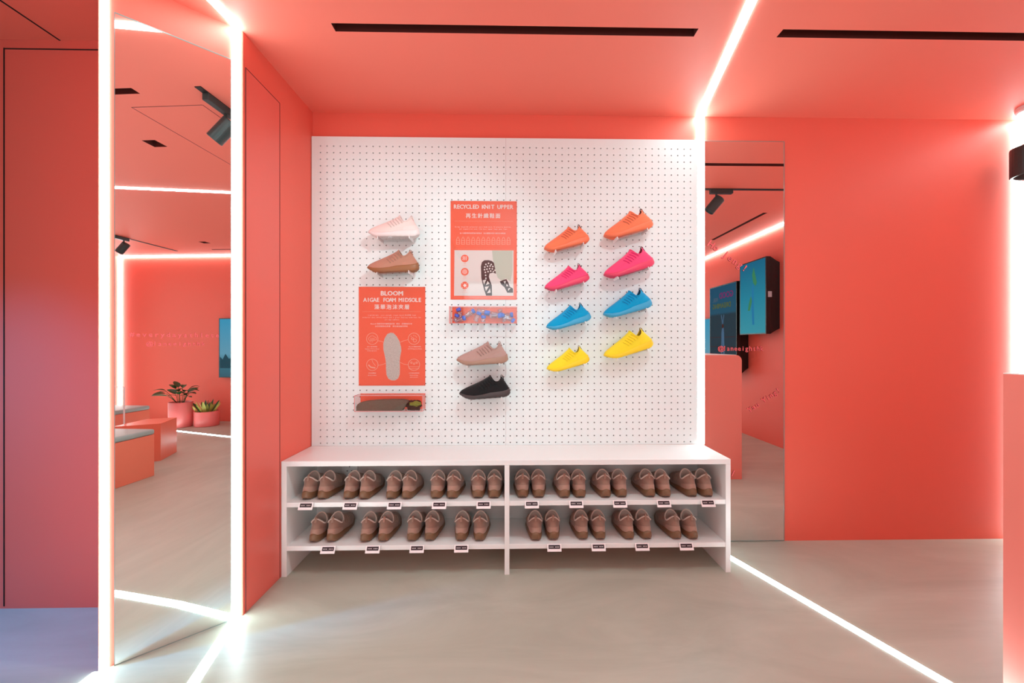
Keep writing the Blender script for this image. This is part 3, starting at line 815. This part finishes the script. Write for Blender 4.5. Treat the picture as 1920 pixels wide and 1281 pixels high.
pb = Poster(673, 538, 797.5, 723, 'information_poster', 'orange BLOOM ALGAE FOAM MIDSOLE poster with grey insole picture on the pegboard')
bm = bmesh.new(); pb.txt(bm, 'BLOOM', 735, 554, 8.2, bold=.05, spacing=1.0, sx=1.05); flat('bloom_logo', bm, INK, pb.t)
bm = bmesh.new(); pb.txt(bm, 'A1GAE FOAM MIDSOLE', 736, 566, 7.4, mono=6.03, bold=.034, sx=.95); flat('title', bm, INK, pb.t)
bm = bmesh.new(); pb.txt(bm, '藻華泡沫夾層', 735, 579.2, 8.6 * .80, mono=11.3, bold=.02); flat('chinese_title', bm, INK, pb.t)
bm = bmesh.new(); stroke(bm, [pb.p(680, 584.3), pb.p(790, 584.3)], .0012, .0024); flat('rule', bm, INK2, pb.t)
bm = bmesh.new()
for st, y in (('Lightweight, just enough, algae based BLOOM® foam', 592), ('midsoles that offset waste and a great feeling underfoot for', 596.2), ('all day comfort', 600.5)):
    pb.txt(bm, st, 735, y, 2.1, mono=1.83, bold=0)
pb.txt(bm, 'Bloom® 藻類泡沫夾層輕盈舒適　配合　回彈腳感令你', 734, 608.3, 2.2, bold=0, sx=1.05)
pb.txt(bm, '全日倍感自在舒適　淨化湖泊海洋環境', 734, 613, 2.2, bold=0, sx=1.15)
flat('body_text', bm, INK, pb.t)
bm = bmesh.new()
for cx, cy in ((698.3, 635.2), (776.3, 635.2), (698.3, 684), (776.3, 684)): disc(bm, *pb.p(cx, cy), 11.2 * pb.k, .0024, 32, 10.3 * pb.k)
stroke(bm, [pb.p(709, 639), pb.p(715, 640), pb.p(721, 642.5)], .0022, .0024); stroke(bm, [pb.p(765, 637), pb.p(757, 639), pb.p(750, 642)], .0022, .0024)
stroke(bm, [pb.p(709, 685), pb.p(716, 684), pb.p(724, 681)], .0022, .0024); stroke(bm, [pb.p(765, 684), pb.p(758, 683), pb.p(750, 679.5)], .0022, .0024)
# cloud, bubbles, foot, drops over waves
stroke(bm, [pb.p(*q) for q in ((692, 638), (690.5, 635), (693, 632.5), (695, 630.5), (699, 629.5), (702, 631.5), (705.5, 633), (706.5, 636.5), (703, 638), (692, 638))], .0022, .0024)
for dx in (0, 2.6, 5.2): stroke(bm, [pb.p(694 + dx, 639.5), pb.p(693.5 + dx, 642)], .0018, .0024)
pb.txt(bm, 'CO2', 698.5, 636.8, 3, bold=.02)
for x, y, r_ in ((773.5, 635, 2.4), (778, 638.5, 3.4)): disc(bm, *pb.p(x, y), r_ * pb.k, .0024, 16, (r_ - .8) * pb.k)
for x, y in ((771, 631), (776, 629), (781, 632), (779, 630)): disc(bm, *pb.p(x, y), .8 * pb.k, .0024, 8)
stroke(bm, [pb.p(697.5, 674), pb.p(699.5, 680), pb.p(704.5, 686)], .0020, .0024); stroke(bm, [pb.p(691, 684), pb.p(695.5, 688.5), pb.p(704, 690)], .0062, .0024)
for x, y in ((771.5, 680), (776.5, 682), (781.5, 680)): disc(bm, *pb.p(x, y), 2 * pb.k, .0024, 10, 1.1 * pb.k)
for y in (687.5, 691): stroke(bm, [pb.p(766.5 + i * 1.5, y + (.8 if i % 2 else -.4)) for i in range(14)], .0018, .0024)
flat('round_icon', bm, mat('poster_icon_ink', ()), pb.t)
bm = bmesh.new()
for st, x, y in (('減少二氧化碳排放', 698, 651), ('Removes CO2 from the air', 698, 655), ('& helps algae grow', 698, 658.6), ('Bloom® 藻類泡沫物料', 778, 651), ('BLOOM® Algae Foam Midsole', 778, 655), ('全日舒適腳感', 698, 700.5), ('All Day Comfort', 698, 704.5),
                 ('一公升湖水過濾淨化', 776, 700.5), ('10 litres of clean', 776, 704.5), ('water restored', 776, 708)):
    pb.txt(bm, st, x, y, 1.75, bold=0, sx=.82 if st.startswith('BLOOM') else .95)
flat('icon_caption', bm, INK, pb.t)
def speckle():
    m = bpy.data.materials.new('speckled_foam_print'); m.use_nodes = True; nt = m.node_tree; b = nt.nodes['Principled BSDF']
    tc = nt.nodes.new('ShaderNodeTexCoord'); n = nt.nodes.new('ShaderNodeTexNoise'); n.inputs['Scale'].default_value = 420; n.inputs['Detail'].default_value = 3
    cr = nt.nodes.new('ShaderNodeValToRGB'); cr.color_ramp.elements[0].position = .35; cr.color_ramp.elements[0].color = (.36, .36, .31, 1)
    cr.color_ramp.elements[1].position = .65; cr.color_ramp.elements[1].color = (.74, .70, .66, 1)
    nt.links.new(tc.outputs['Object'], n.inputs['Vector']); nt.links.new(n.outputs['Fac'], cr.inputs['Fac']); nt.links.new(cr.outputs['Color'], b.inputs['Base Color'])
    b.inputs['Roughness'].default_value = .7
    return m
INS = [(732.5, 624), (738, 624.8), (744, 631), (749, 640), (752, 651), (752.5, 658), (750.5, 668), (749.5, 678), (750, 690), (749.5, 702), (746.5, 709.5), (741, 713), (734, 713), (728.5, 710), (725, 703), (724, 692), (724, 680), (722, 668), (719.3, 656), (719, 645), (721.5, 634.5), (726.5, 626.5)]
bm = bmesh.new(); poly(bm, [pb.p(735.5 + (x - 735.5) * 1.02, 668.5 + (y - 668.5) * 1.01) for x, y in INS], .0025); flat('insole_outline', bm, INK2, pb.t)
bm = bmesh.new(); poly(bm, [pb.p(*q) for q in INS], .0027); flat('insole_picture', bm, speckle(), pb.t)
pb.cover()

# ---------------------------------------------------------------- acrylic boxes under the posters
def abox(x0, x1, z0, z1, dep, label):
    t = thing('acrylic_box', label, 'display box', ((x0 + x1) / 2, YP, z0))
    hx = (x1 - x0) / 2; h = z1 - z0
    bm = box(-hx + .004, hx, -.0022, -.0005, .002, h + .003); obj('orange_back_card', bm, POST, t)
    bm = bmesh.new()
    B(bm, -hx, hx, -dep, -dep + .002, 0, h)
    B(bm, -hx, -hx + .002, -dep + .002, -.0025, 0, h); B(bm, hx - .002, hx, -dep + .002, -.0025, 0, h)
    B(bm, -hx + .002, hx - .002, -dep + .002, -.0025, 0, .002); B(bm, -hx + .002, hx - .002, -dep + .002, -.0025, h - .002, h)
    obj('clear_shell', bm, ACRYL, t)
    e = mat('pink_acrylic_edge', (.85, .22, .20), .25, srgb=False)
    bm = bmesh.new()
    for a, b in ((-hx - .001, -hx + .001), (hx - .001, hx + .001)): B(bm, a, b, -dep - .001, -dep + .001, -.001, h + .001)
    for a, b in ((-.001, .001), (h - .001, h + .001)): B(bm, -hx, hx, -dep - .001, -dep + .001, a, b)
    for x in (-hx, hx):
        for z in (0, h): B(bm, x - .0008, x + .0008, -dep, -.0025, z - .0008, z + .0008)
    obj('tinted_edge', bm, e, t)
    return t
D_ = 0.075
ax0, az1 = onY(842.5, 575, YP - D_); ax1, az0 = onY(969, 606, YP - D_)
abox(ax0, ax1, az0, az1, D_, 'clear acrylic box of crushed plastic bottles below the RECYCLED KNIT UPPER poster')
bx0, bz1 = onY(664.5, 742.5, YP - D_); bx1, bz0 = onY(792, 771.5, YP - D_)
abox(bx0, bx1, bz0, bz1, D_, 'clear acrylic box with grey foam and algae below the BLOOM poster')
# crushed bottles
CAP = mat('blue_bottle_cap', (.05, .16, .74), .35, srgb=False)
spots = [(850, 596, 200, 0), (866, 598, 250, 1), (861, 583, 165, 0), (884, 586, 235, 0), (896, 592, 205, 1), (907, 582, 285, 0), (906, 599, 185, 1), (920, 588, 100, 0), (932, 592, 268, 1), (944, 596, 160, 0), (955, 591, 262, 0), (958, 601, 300, 1), (938, 583, 350, 0)]
bw = [('near the left end', 'lying low'), ]
PL = ['at the lower left corner', 'standing beside the lower left cap', 'lying at the top left', 'leaning left of centre', 'just left of centre in front', 'with its cap at top centre', 'lying at the bottom centre', 'upright right of centre, cap hidden', 'upright with a square blue cap', 'lying at the bottom right', 'upright at the right end', 'at the lower right corner', 'lying at the top right']
for (px, py, ang, lay), pl in zip(spots, PL):
    Yc = YP - .022 - .028 * lay
    X, Z = onY(px, py, Yc)
    X = min(max(X, ax0 + .028), ax1 - .028); Z = min(max(Z, az0 + .021), az1 - .024)
    t = thing('plastic_bottle', 'small crushed clear plastic bottle ' + pl + ' of the acrylic box', 'bottle', (X, Yc, Z), (0, R(ang), 0), 'crushed bottles in the acrylic box'); t.scale = (1.25,) * 3
    prof = [(0, .034), (.008, .034), (.0115, .031), (.0095, .027), (.012, .023), (.0088, .018), (.012, .013), (.010, .009), (.0105, .005), (.0055, 0), (.005, -.004)]
    prof = [(r, z - .004) for r, z in prof]
    bm = lathe(prof, 12)
    for v in bm.verts:
        v.co.x *= .82 + .25 * random.random(); v.co.y *= .8
    # keep the body inside the box
    dirx = math.sin(R(ang)); dirz = math.cos(R(ang))
    kz = 1.0
    endx = X + dirx * .0425; endz = Z + dirz * .0425
    if endx > ax1 - .01: kz = min(kz, max(.4, (ax1 - .01 - X) / (dirx * .0425)))
    if endx < ax0 + .01: kz = min(kz, max(.4, (ax0 + .01 - X) / (dirx * .0425)))
    if endz > az1 - .008: kz = min(kz, max(.4, (az1 - .008 - Z) / (dirz * .0425)))
    if endz < az0 + .008: kz = min(kz, max(.4, (az0 + .008 - Z) / (dirz * .0425)))
    for v in bm.verts: v.co.z *= kz
    obj('body', bm, PET, t, smooth=True)
    obj('cap', lathe([(0, -.0165), (.0098, -.0165), (.0106, -.015), (.0106, -.005), (.0098, -.004), (0, -.004)], 16), CAP, t, smooth=False, bevel=.0005)
# foam slab and algae
t_ = thing('foam_midsole', 'dark grey green foam midsole lying in the acrylic box below the BLOOM poster', 'foam midsole', (bx0 + .007, YP - .045, bz0 + .0025))
W2 = (bx1 - bx0)
pts = [(0, 0), (0, .022), (.006, .033), (.018, .042), (.05, .049), (.1, .054), (.17, .057), (.235, .056), (.262, .052), (.272, .045), (.262, .036), (.256, .022), (.243, .010), (.240, 0)]
bm = prism([(x * W2 / .355, z) for x, z in pts], -.020, .026)
bmesh.ops.transform(bm, matrix=Matrix.Rotation(R(90), 4, 'X'), verts=bm.verts)
obj('foam_block', bm, mat('grey_green_foam', (.135, .115, .085), .85, srgb=False, var=.35, vscale=220, bump=.5, bscale=260), t_, bevel=.002)
t_ = thing('algae_clump', 'dried algae clump with a bright green top at the right end of the acrylic box', 'algae sample', (bx1 - .052, YP - .042, bz0 + .0025))
def blob(rx, ry, rz, cx=0, cz=0, seed=0, n=2):
    bm = bmesh.new(); bmesh.ops.create_icosphere(bm, subdivisions=4, radius=1.0)
    rnd = random.Random(seed); ph = [rnd.uniform(0, 6) for _ in range(9)]
    for v in bm.verts:
        p = v.co.copy()
        d = 1 + .10 * math.sin(p.x * 6 + ph[0]) * math.cos(p.y * 5 + ph[1]) + .08 * math.sin(p.z * 9 + ph[2]) + .05 * math.sin(p.x * 17 + ph[3]) * math.sin(p.z * 15 + ph[4])
        v.co = Vector((p.x * rx * d + cx, p.y * ry * d, max(p.z * rz * d + cz, 0)))
    return bm
obj('dark_algae', blob(.042, .020, .030, 0, .024, 3), mat('dark_algae', (.05, .022, .015), .9, srgb=False, bump=.6, bscale=150), t_, smooth=True)
obj('green_algae', blob(.030, .012, .014, .012, .034, 5), mat('green_algae', (.22, .24, .035), .8, srgb=False, var=.4, vscale=60), t_, smooth=True)
bpy.data.objects[-1] if False else None
for o in t_.children:
    if o.name.startswith('green_algae'): o.location = (0, -.014, 0)

# ---------------------------------------------------------------- counter at right
cx0 = onY(1881, 698, 1.19)[0]
t = thing('counter', 'pink coral counter block at the right edge of the picture', 'counter', (cx0 + 0.185, 1.19, 0))
W3 = 1.85 - cx0; hW = W3 / 2; HC = 0.995
rc = 0.045; prof = [(-hW, 0), (hW, 0), (hW, HC - rc)] + [(hW - rc + rc * math.cos(R(a)), HC - rc + rc * math.sin(R(a))) for a in range(15, 91, 15)] + [(-hW, HC)]
bm = prism(prof, 0, 0.9)
bmesh.ops.transform(bm, matrix=Matrix.Rotation(R(90), 4, 'X'), verts=bm.verts)
obj('counter_body', bm, mat('coral_laminate', (.80, .20, .155), .42, srgb=False), t, bevel=.001)
obj('counter_edge_band', box(-hW + .001, hW - rc - .001, -.9, 0, HC, HC + .003), mat('pale_edge', (.80, .62, .57), .35, srgb=False), t)

# ---------------------------------------------------------------- pendant at the right edge
t = thing('pendant_spotlight', 'black cylinder pendant light hanging near the back wall at the far right', 'lamp', (2.735, 2.075, ZC))
obj('canopy', lathe([(0, 0), (.062, 0), (.060, -.020), (.052, -.026), (0, -.026)], 32), mat('white_canopy', (.75, .72, .72), .4, srgb=False), t, smooth=False)
obj('cable', tube([(-.02, 0, -.025), (-.022, 0, -.08), (-.018, .002, -.13), (-.026, 0, -.17), (-.012, 0, -.21)], .0012, 6), mat('grey_cable', (.35, .37, .4), .5, srgb=False), t)
obj('shade', lathe([(0, -.205), (.078, -.212), (.080, -.218), (.080, -.36), (.076, -.365), (.066, -.362), (.05, -.33), (0, -.33)], 32), BLACKM, t)

# ---------------------------------------------------------------- track spotlights
TRACKM = mat('track_black', (.012, .010, .010), .5, srgb=False)
def spot(x, y, tiltx, label, energy, aim=None, az=0, flip=1):
    t = thing('track_spotlight', label, 'spotlight', (x, y, ZC - .004), (0, 0, 0), 'black track spotlights')
    bm = box(-.05 if flip > 0 else -.13, .13 if flip > 0 else .05, -.017, .017, -.034, 0)
    obj('adaptor', bm, BLACKM, t, bevel=.003)
    obj('stem', tube([(0, 0, -.034), (0, 0, -.085)], .008, 12), BLACKM, t)
    M = Matrix.Translation((0, 0, -.105)) @ Matrix.Rotation(R(az), 4, 'Z') @ Matrix.Rotation(R(tiltx), 4, 'Y')
    bm = lathe([(0, .045), (.036, .045), (.040, .040), (.040, -.085), (.036, -.088), (.033, -.075), (0, -.05)], 32)
    bmesh.ops.transform(bm, matrix=M, verts=bm.verts)
    obj('lamp_head', bm, BLACKM, t)
    if energy:
        hd = Vector((x, y, ZC - .004)) + (M @ Vector((0, 0, -.125)))
        ax = M.to_3x3() @ Vector((0, 0, -1))
        spot_lamp('track_lamp', hd, hd + (Vector(aim) if aim else ax), energy, 110, blend=1.0, size=.034)
    bm = lathe([(0, -.052), (.030, -.052), (.030, -.055), (0, -.055)], 24)
    bmesh.ops.transform(bm, matrix=M, verts=bm.verts)
    obj('lens', bm, mat('spot_lens', (.03, .03, .035), .3), t)
    return t
def blue_spot():
    t = spot(-2.35, 0.95, 0, 'black track spotlight with a blue lamp over the bay at far left, outside the picture', 0)
    spot_lamp('blue_lamp', (-2.35, 0.95, ZC - .19), (-1.75, 1.30, 0), BLUE_P, 68, (0.02, 0.40, 1.0), .8, .03)
def track(x0, x1, y, label):
    t = thing('lighting_track', label, 'lighting track', ((x0 + x1) / 2, y, ZC)); h = (x1 - x0) / 2
    obj('rail', box(-h, h, -.016, .016, -.004, .0), TRACKM, t)
    return t
track(-0.75, 0.765, 1.165, 'thin black ceiling track left of the ceiling light line, seen in the left mirror')
track(0.835, 2.42, 1.165, 'thin black ceiling track right of the ceiling light line, seen in the right mirror')
blue_spot()
track(1.30, 2.55, -2.05, 'thin black lighting track on the far ceiling, seen in the left mirror')
spot(1.655, 1.165, 40, 'black track spotlight reflected in the mirror right of the pegboard', TRACK_P, az=20)
spot(-0.575, 1.165, 40, 'black track spotlight reflected large at the top of the left mirror', TRACK_P, az=80, flip=-1)
spot(0.10, 1.165, 0, 'added black track spotlight over the middle of the shoe bench, above the picture', TRACK_P * 1.15, (-.75, .8, -1))  # unseen lamp added to brighten the pegboard from above
spot(0.66, 1.165, 0, 'added black track spotlight over the right end of the shoe bench, above the picture', TRACK_P * .6, (0.1, .7, -1))  # second unseen lamp, added for more light on the pegboard
spot(1.86, -2.05, 38, 'black track spotlight reflected small in the left mirror', TRACK_P * 1.5, az=80, flip=-1)

# ---------------------------------------------------------------- screens on the right wall
SCRB = mat('screen_black', (.012, .013, .014), .25, srgb=False)
def screen_mat(name, stops, es):
    m = bpy.data.materials.new(name); m.use_nodes = True; nt = m.node_tree; b = nt.nodes['Principled BSDF']
    tc = nt.nodes.new('ShaderNodeTexCoord'); sp = nt.nodes.new('ShaderNodeSeparateXYZ'); nt.links.new(tc.outputs['Generated'], sp.inputs[0])
    cr = nt.nodes.new('ShaderNodeValToRGB'); e = cr.color_ramp.elements
    e[0].position, e[0].color = stops[0][0], (*stops[0][1], 1); e[1].position, e[1].color = stops[-1][0], (*stops[-1][1], 1)
    for p, c in stops[1:-1]: x = e.new(p); x.color = (*c, 1)
    nt.links.new(sp.outputs['Z'], cr.inputs['Fac'])
    b.inputs['Base Color'].default_value = (.01, .01, .01, 1); b.inputs['Roughness'].default_value = .7; b.inputs['Specular IOR Level'].default_value = .0
    nt.links.new(cr.outputs['Color'], b.inputs['Emission Color']); b.inputs['Emission Strength'].default_value = es
    return m
def emis(name, c, s=.5): return mat(name, (.01, .01, .01), .7, emit=c, es=s, srgb=False, spec=0.0)
def tv(y0, y1, z0, z1, xf, smat, label):
    """screen facing -X; local frame: x = out of the wall (towards -X), y along the wall"""
    t = thing('wall_screen', label, 'screen', (xf, (y0 + y1) / 2, (z0 + z1) / 2))
    hy = (y1 - y0) / 2; hz = (z1 - z0) / 2; d = XR - xf
    bm = bmesh.new()
    def rg(x, k, kz=None): return [Vector((x, a * hy * k, b * hz * (kz or k))) for a, b in ((-1, -1), (1, -1), (1, 1), (-1, 1))]
    loops([rg(0, 1), rg(.045, 1), rg(d * .75, .93, .9), rg(d, .9, .86)], True, True, bm)
    obj('housing', bm, SCRB, t)
    obj('display', box(-.0012, .0006, -hy + .012, hy - .012, -hz + .012, hz - .012), smat, t)
    return t, hy, hz
def screen_poly(name, parent, polys, m, x=-.0018):
    bm = bmesh.new()
    for pts in polys: bm.faces.new([bm.verts.new((x, p[0], p[1])) for p in pts])
    return flat(name, bm, m, parent)
t, hy, hz = tv(-.262, .224, 1.190, 2.000, 2.66, screen_mat('teal_video', [(0, (.05, .33, .42)), (.5, (.02, .25, .37)), (1, (.01, .14, .26))], .50), 'upright teal screen high on the right wall, seen in the right mirror')
# pale green kelp-like streak and blue stem; y runs towards the back wall
screen_poly('green_streak', t, [[(.03, .33), (.06, .24), (.09, .15), (.06, .12), (.02, .16), (.0, .25)], [(-.02, .02), (-.06, -.06), (-.08, -.14), (-.04, -.14), (-.0, -.04)]], emis('video_green', (.05, .24, .11)))
screen_poly('blue_streak', t, [[(.03, .14), (.0, .14), (-.01, -.1), (.005, -.3), (.04, -.3), (.03, -.05)]], emis('video_blue', (.02, .20, .42)))
obj('input_panel', box(.02, .06, hy - .002, hy + .0015, -.02, .04), mat('port_grey', (.4, .4, .42), .4, srgb=False), t)
t, hy, hz = tv(-.973, -.329, .720, 1.828, 2.66, screen_mat('dark_blue_video', [(0, (.03, .05, .07)), (.66, (.025, .05, .07)), (.69, (.02, .10, .17)), (1, (.015, .09, .17))], .45), 'large dark blue screen behind the teal one, seen in the right mirror')
def caption(name, rows, m):
    bm = bmesh.new()
    for st, size, y, z in rows: text_bm(bm, st, size, -y, z, 0, .035)
    bmesh.ops.transform(bm, matrix=Matrix.Translation((-.0018, 0, 0)) @ Matrix.Rotation(R(-90), 4, 'Z') @ Matrix.Rotation(R(90), 4, 'X'), verts=bm.verts)
    flat(name, bm, m, t)
caption('pink_caption', [('GOOD', .105, .09, .385)], emis('caption_pink', (.20, .02, .13)))
caption('grey_caption', [('FEEL', .068, -.17, .355)], emis('caption_grey', (.07, .11, .16)))
caption('olive_caption', [('DREAMING', .088, -.02, .265)], emis('caption_olive', (.10, .12, .03)))
fig = [[(.0, .02), (.03, .04), (.045, -.05), (.05, -.16), (-.02, -.16), (-.02, -.05)], [(.0, .02), (-.01, .10), (-.03, .17), (-.015, .18), (.01, .10), (.02, .03)], [(.03, .02), (.03, .10), (.05, .17), (.035, .18), (.015, .1)],
       [(.05, -.16), (.06, -.32), (.035, -.53), (.015, -.53), (.025, -.32), (.01, -.16)], [(.01, -.16), (.0, -.32), (-.03, -.53), (-.05, -.53), (-.03, -.32), (-.02, -.16)]]
screen_poly('video_figure', t, fig, emis('figure_blue', (.07, .14, .24)))
screen_poly('video_backdrop', t, [[(-.3, -.1 - .02 * k), (.3, -.1 - .02 * k), (.3, -.108 - .02 * k), (-.3, -.108 - .02 * k)] for k in (0, 6, 14, 17)], emis('backdrop_brown', (.06, .025, .03)), -.0015)
screen_poly('video_hair', t, [[(.015 + .022 * math.cos(a * PI / 5), .035 + .03 * math.sin(a * PI / 5)) for a in range(10)]], emis('hair_brown', (.07, .02, .015)), -.0021)
t, hy, hz = tv(-1.622, -1.030, .619, 1.440, 2.745, screen_mat('sky_video', [(0, (.05, .13, .18)), (.25, (.05, .20, .27)), (.4, (.14, .36, .50)), (1, (.05, .34, .56))], .50), 'light blue screen beside the potted plants, seen at the edge of the left mirror')
screen_poly('dark_hills', t, [[(-.28, -.28), (-.28, -.12), (-.24, -.16), (-.2, -.08), (-.15, -.15), (-.08, -.12), (.0, -.2), (.27, -.16), (.27, -.28)]], emis('video_dark', (.02, .07, .10)))

# ---------------------------------------------------------------- stools, block table, stand, plants (seen in the left mirror)
CUSH = mat('grey_green_vinyl', (.33, .40, .38), .45, srgb=False, bump=.1, bscale=40)
STOOL = mat('coral_stool_laminate', (.82, .20, .12), .4, srgb=False)
def stool(x0, x1, y0, y1, label):
    t = thing('stool', label, 'stool', ((x0 + x1) / 2, (y0 + y1) / 2, 0), group='coral stools with grey cushions')
    hx, hy = (x1 - x0) / 2, (y1 - y0) / 2
    obj('box_base', box(-hx, hx, -hy, hy, 0, .340), STOOL, t, bevel=.002)
    bm = box(-hx - .004, hx + .004, -hy - .004, hy + .004, .3405, .385)
    o = obj('cushion', bm, CUSH, t, smooth=True, bevel=.016, seg=4)
    return t
stool(.06, .545, -.80, -.355, 'near coral box stool with grey cushion, seen in the left mirror')
stool(1.26, 1.75, -2.06, -1.62, 'far coral box stool with grey cushion near the wall, seen in the left mirror')
t = thing('block_table', 'low faceted coral block table between the two stools, seen in the left mirror', 'table', (1.0, -.9, 0))
pts = [(.945, -.695), (1.25, -.825), (1.16, -1.045), (.775, -.985)]
bm = prism([(x - 1.0, y + .9) for x, y in pts], 0, .347)
obj('faceted_body', bm, mat('coral_block_laminate', (.82, .18, .11), .35, srgb=False), t, bevel=.001)
t = thing('steel_stand', 'slim white steel stand between block table and far stool, seen in the left mirror', 'stand', (1.18, -1.37, 0))
WS_ = mat('white_steel', (.78, .76, .78), .3, srgb=False)
obj('hoop', tube([(.015, .045, .0), (.015, .045, .655), (-.015, -.20, .655), (-.015, -.20, 0)], .009, 4, up=(1, 0, 0)), WS_, t)
obj('foot_bar', box(-.05, .05, -.22, .06, 0, .008), WS_, t)

POT = mat('pink_pot', (.80, .18, .17), .35, srgb=False)
SOIL = mat('soil', (.03, .02, .015), .95, srgb=False, bump=.8, bscale=60)
def pot(x, y, r, h, label, cat='potted plant', name='potted_plant'):
    t = thing(name, label, cat, (x, y, 0))
    obj('pot', lathe([(0, 0), (r * .96, 0), (r * .985, .008), (r, h - .004), (r - .003, h), (r - .010, h), (r - .011, h - .03), (0, h - .03)], 48), POT, t, smooth=False)
    for f in t.children[0].data.polygons: f.use_smooth = abs(f.normal.z) < .5
    obj('soil', lathe([(0, h - .028), (r - .0115, h - .028), (r - .0115, h - .034), (0, h - .034)], 32), SOIL, t)
    return t
def leaf(bm, base, dirv, length, wid, curl, tipdrop, n=10, twist=0.0, fold=.25, shape=None):
    d = Vector(dirv).normalized(); side = d.cross(Vector((0, 0, 1)))
    if side.length < .05: side = Vector((math.cos(twist), math.sin(twist), 0))
    side.normalize(); prev = None; p = Vector(base)
    if twist: side = Matrix.Rotation(twist, 3, d) @ side
    for i in range(n + 1):
        u = i / n
        wv = wid * (shape(u) if shape else math.sin(PI * min(1, u ** .8)) ** .8) + .0006
        q = Vector(base) + d * length * u + Vector((0, 0, -1)) * tipdrop * u * u
        up = side.cross(d)
        l = bm.verts.new(q - side * wv + up * wv * fold); c_ = bm.verts.new(q); r_ = bm.verts.new(q + side * wv + up * wv * fold)
        if prev:
            bm.faces.new((prev[0], prev[1], c_, l)); bm.faces.new((prev[1], prev[2], r_, c_))
        prev = (l, c_, r_)
def leafmat(name, c1, c2, scale):
    return mat(name, c1, .35, srgb=False, var=.35, vscale=scale)
LEAFM = leafmat('dark_leaf', (.022, .075, .022), None, 18)
t = pot(2.45, -1.90, .130, .325, 'tall pink pot with a broad-leaved plant, seen in the left mirror')
bm = bmesh.new(); bs = bmesh.new(); rnd = random.Random(4)
for i in range(16):
    a = i * 2.4 + rnd.uniform(-.2, .2); el = rnd.uniform(.75, 1.35); L_ = rnd.uniform(.16, .30)
    st = Vector((math.cos(a) * .03, math.sin(a) * .03, .295)); d = Vector((math.cos(a) * math.cos(el), math.sin(a) * math.cos(el), math.sin(el)))
    en = st + d * L_ * .75
    tube([st, st + d * L_ * .4 + Vector((0, 0, .01)), en], .003, 5, bs)
    dd = Vector((d.x, d.y, d.z * .25))
    leaf(bm, en, dd, rnd.uniform(.13, .18), rnd.uniform(.028, .040), 0, rnd.uniform(.03, .09), twist=rnd.uniform(-.4, .4))
    if i % 2:
        leaf(bm, en - d * .02, Vector((dd.x + .6 * math.sin(a), dd.y - .6 * math.cos(a), dd.z)), rnd.uniform(.10, .14), .022, 0, .03)
lf = obj('foliage', bm, LEAFM, t, smooth=True); obj('stems', bs, mat('stem_green', (.05, .10, .03), .5, srgb=False), t)
t = pot(2.535, -1.615, .140, .195, 'short pink pot with a snake plant, seen in the left mirror')
bm = bmesh.new(); be = bmesh.new()
def snake(u): return (.75 + .5 * u) * (1 - u ** 3.2) if u < .99 else 0.0
for i in range(22):
    a = i * 2.4; rr = .085 * math.sqrt((i + .5) / 22); el = 1.42 - rr * 6.0 + rnd.uniform(-.1, .1)
    d = Vector((math.cos(a) * math.cos(el), math.sin(a) * math.cos(el), math.sin(el))); base = (math.cos(a) * rr, math.sin(a) * rr, .165)
    Lf = rnd.uniform(.12, .19); tw = rnd.uniform(0, PI)
    leaf(bm, base, d, Lf, .0205, 0, 0, twist=tw, shape=snake, fold=.3)
    leaf(be, Vector(base) - d * .001, d, Lf * 1.01, .0215, 0, 0, twist=tw, shape=snake, fold=.3)
for v in be.verts: v.co += Vector((0, 0, -.0012))
obj('leaves', bm, leafmat('snake_leaf', (.035, .10, .03), None, 60), t, smooth=True)
obj('leaf_margins', be, mat('yellow_leaf_margin', (.55, .55, .12), .45, srgb=False), t, smooth=True)
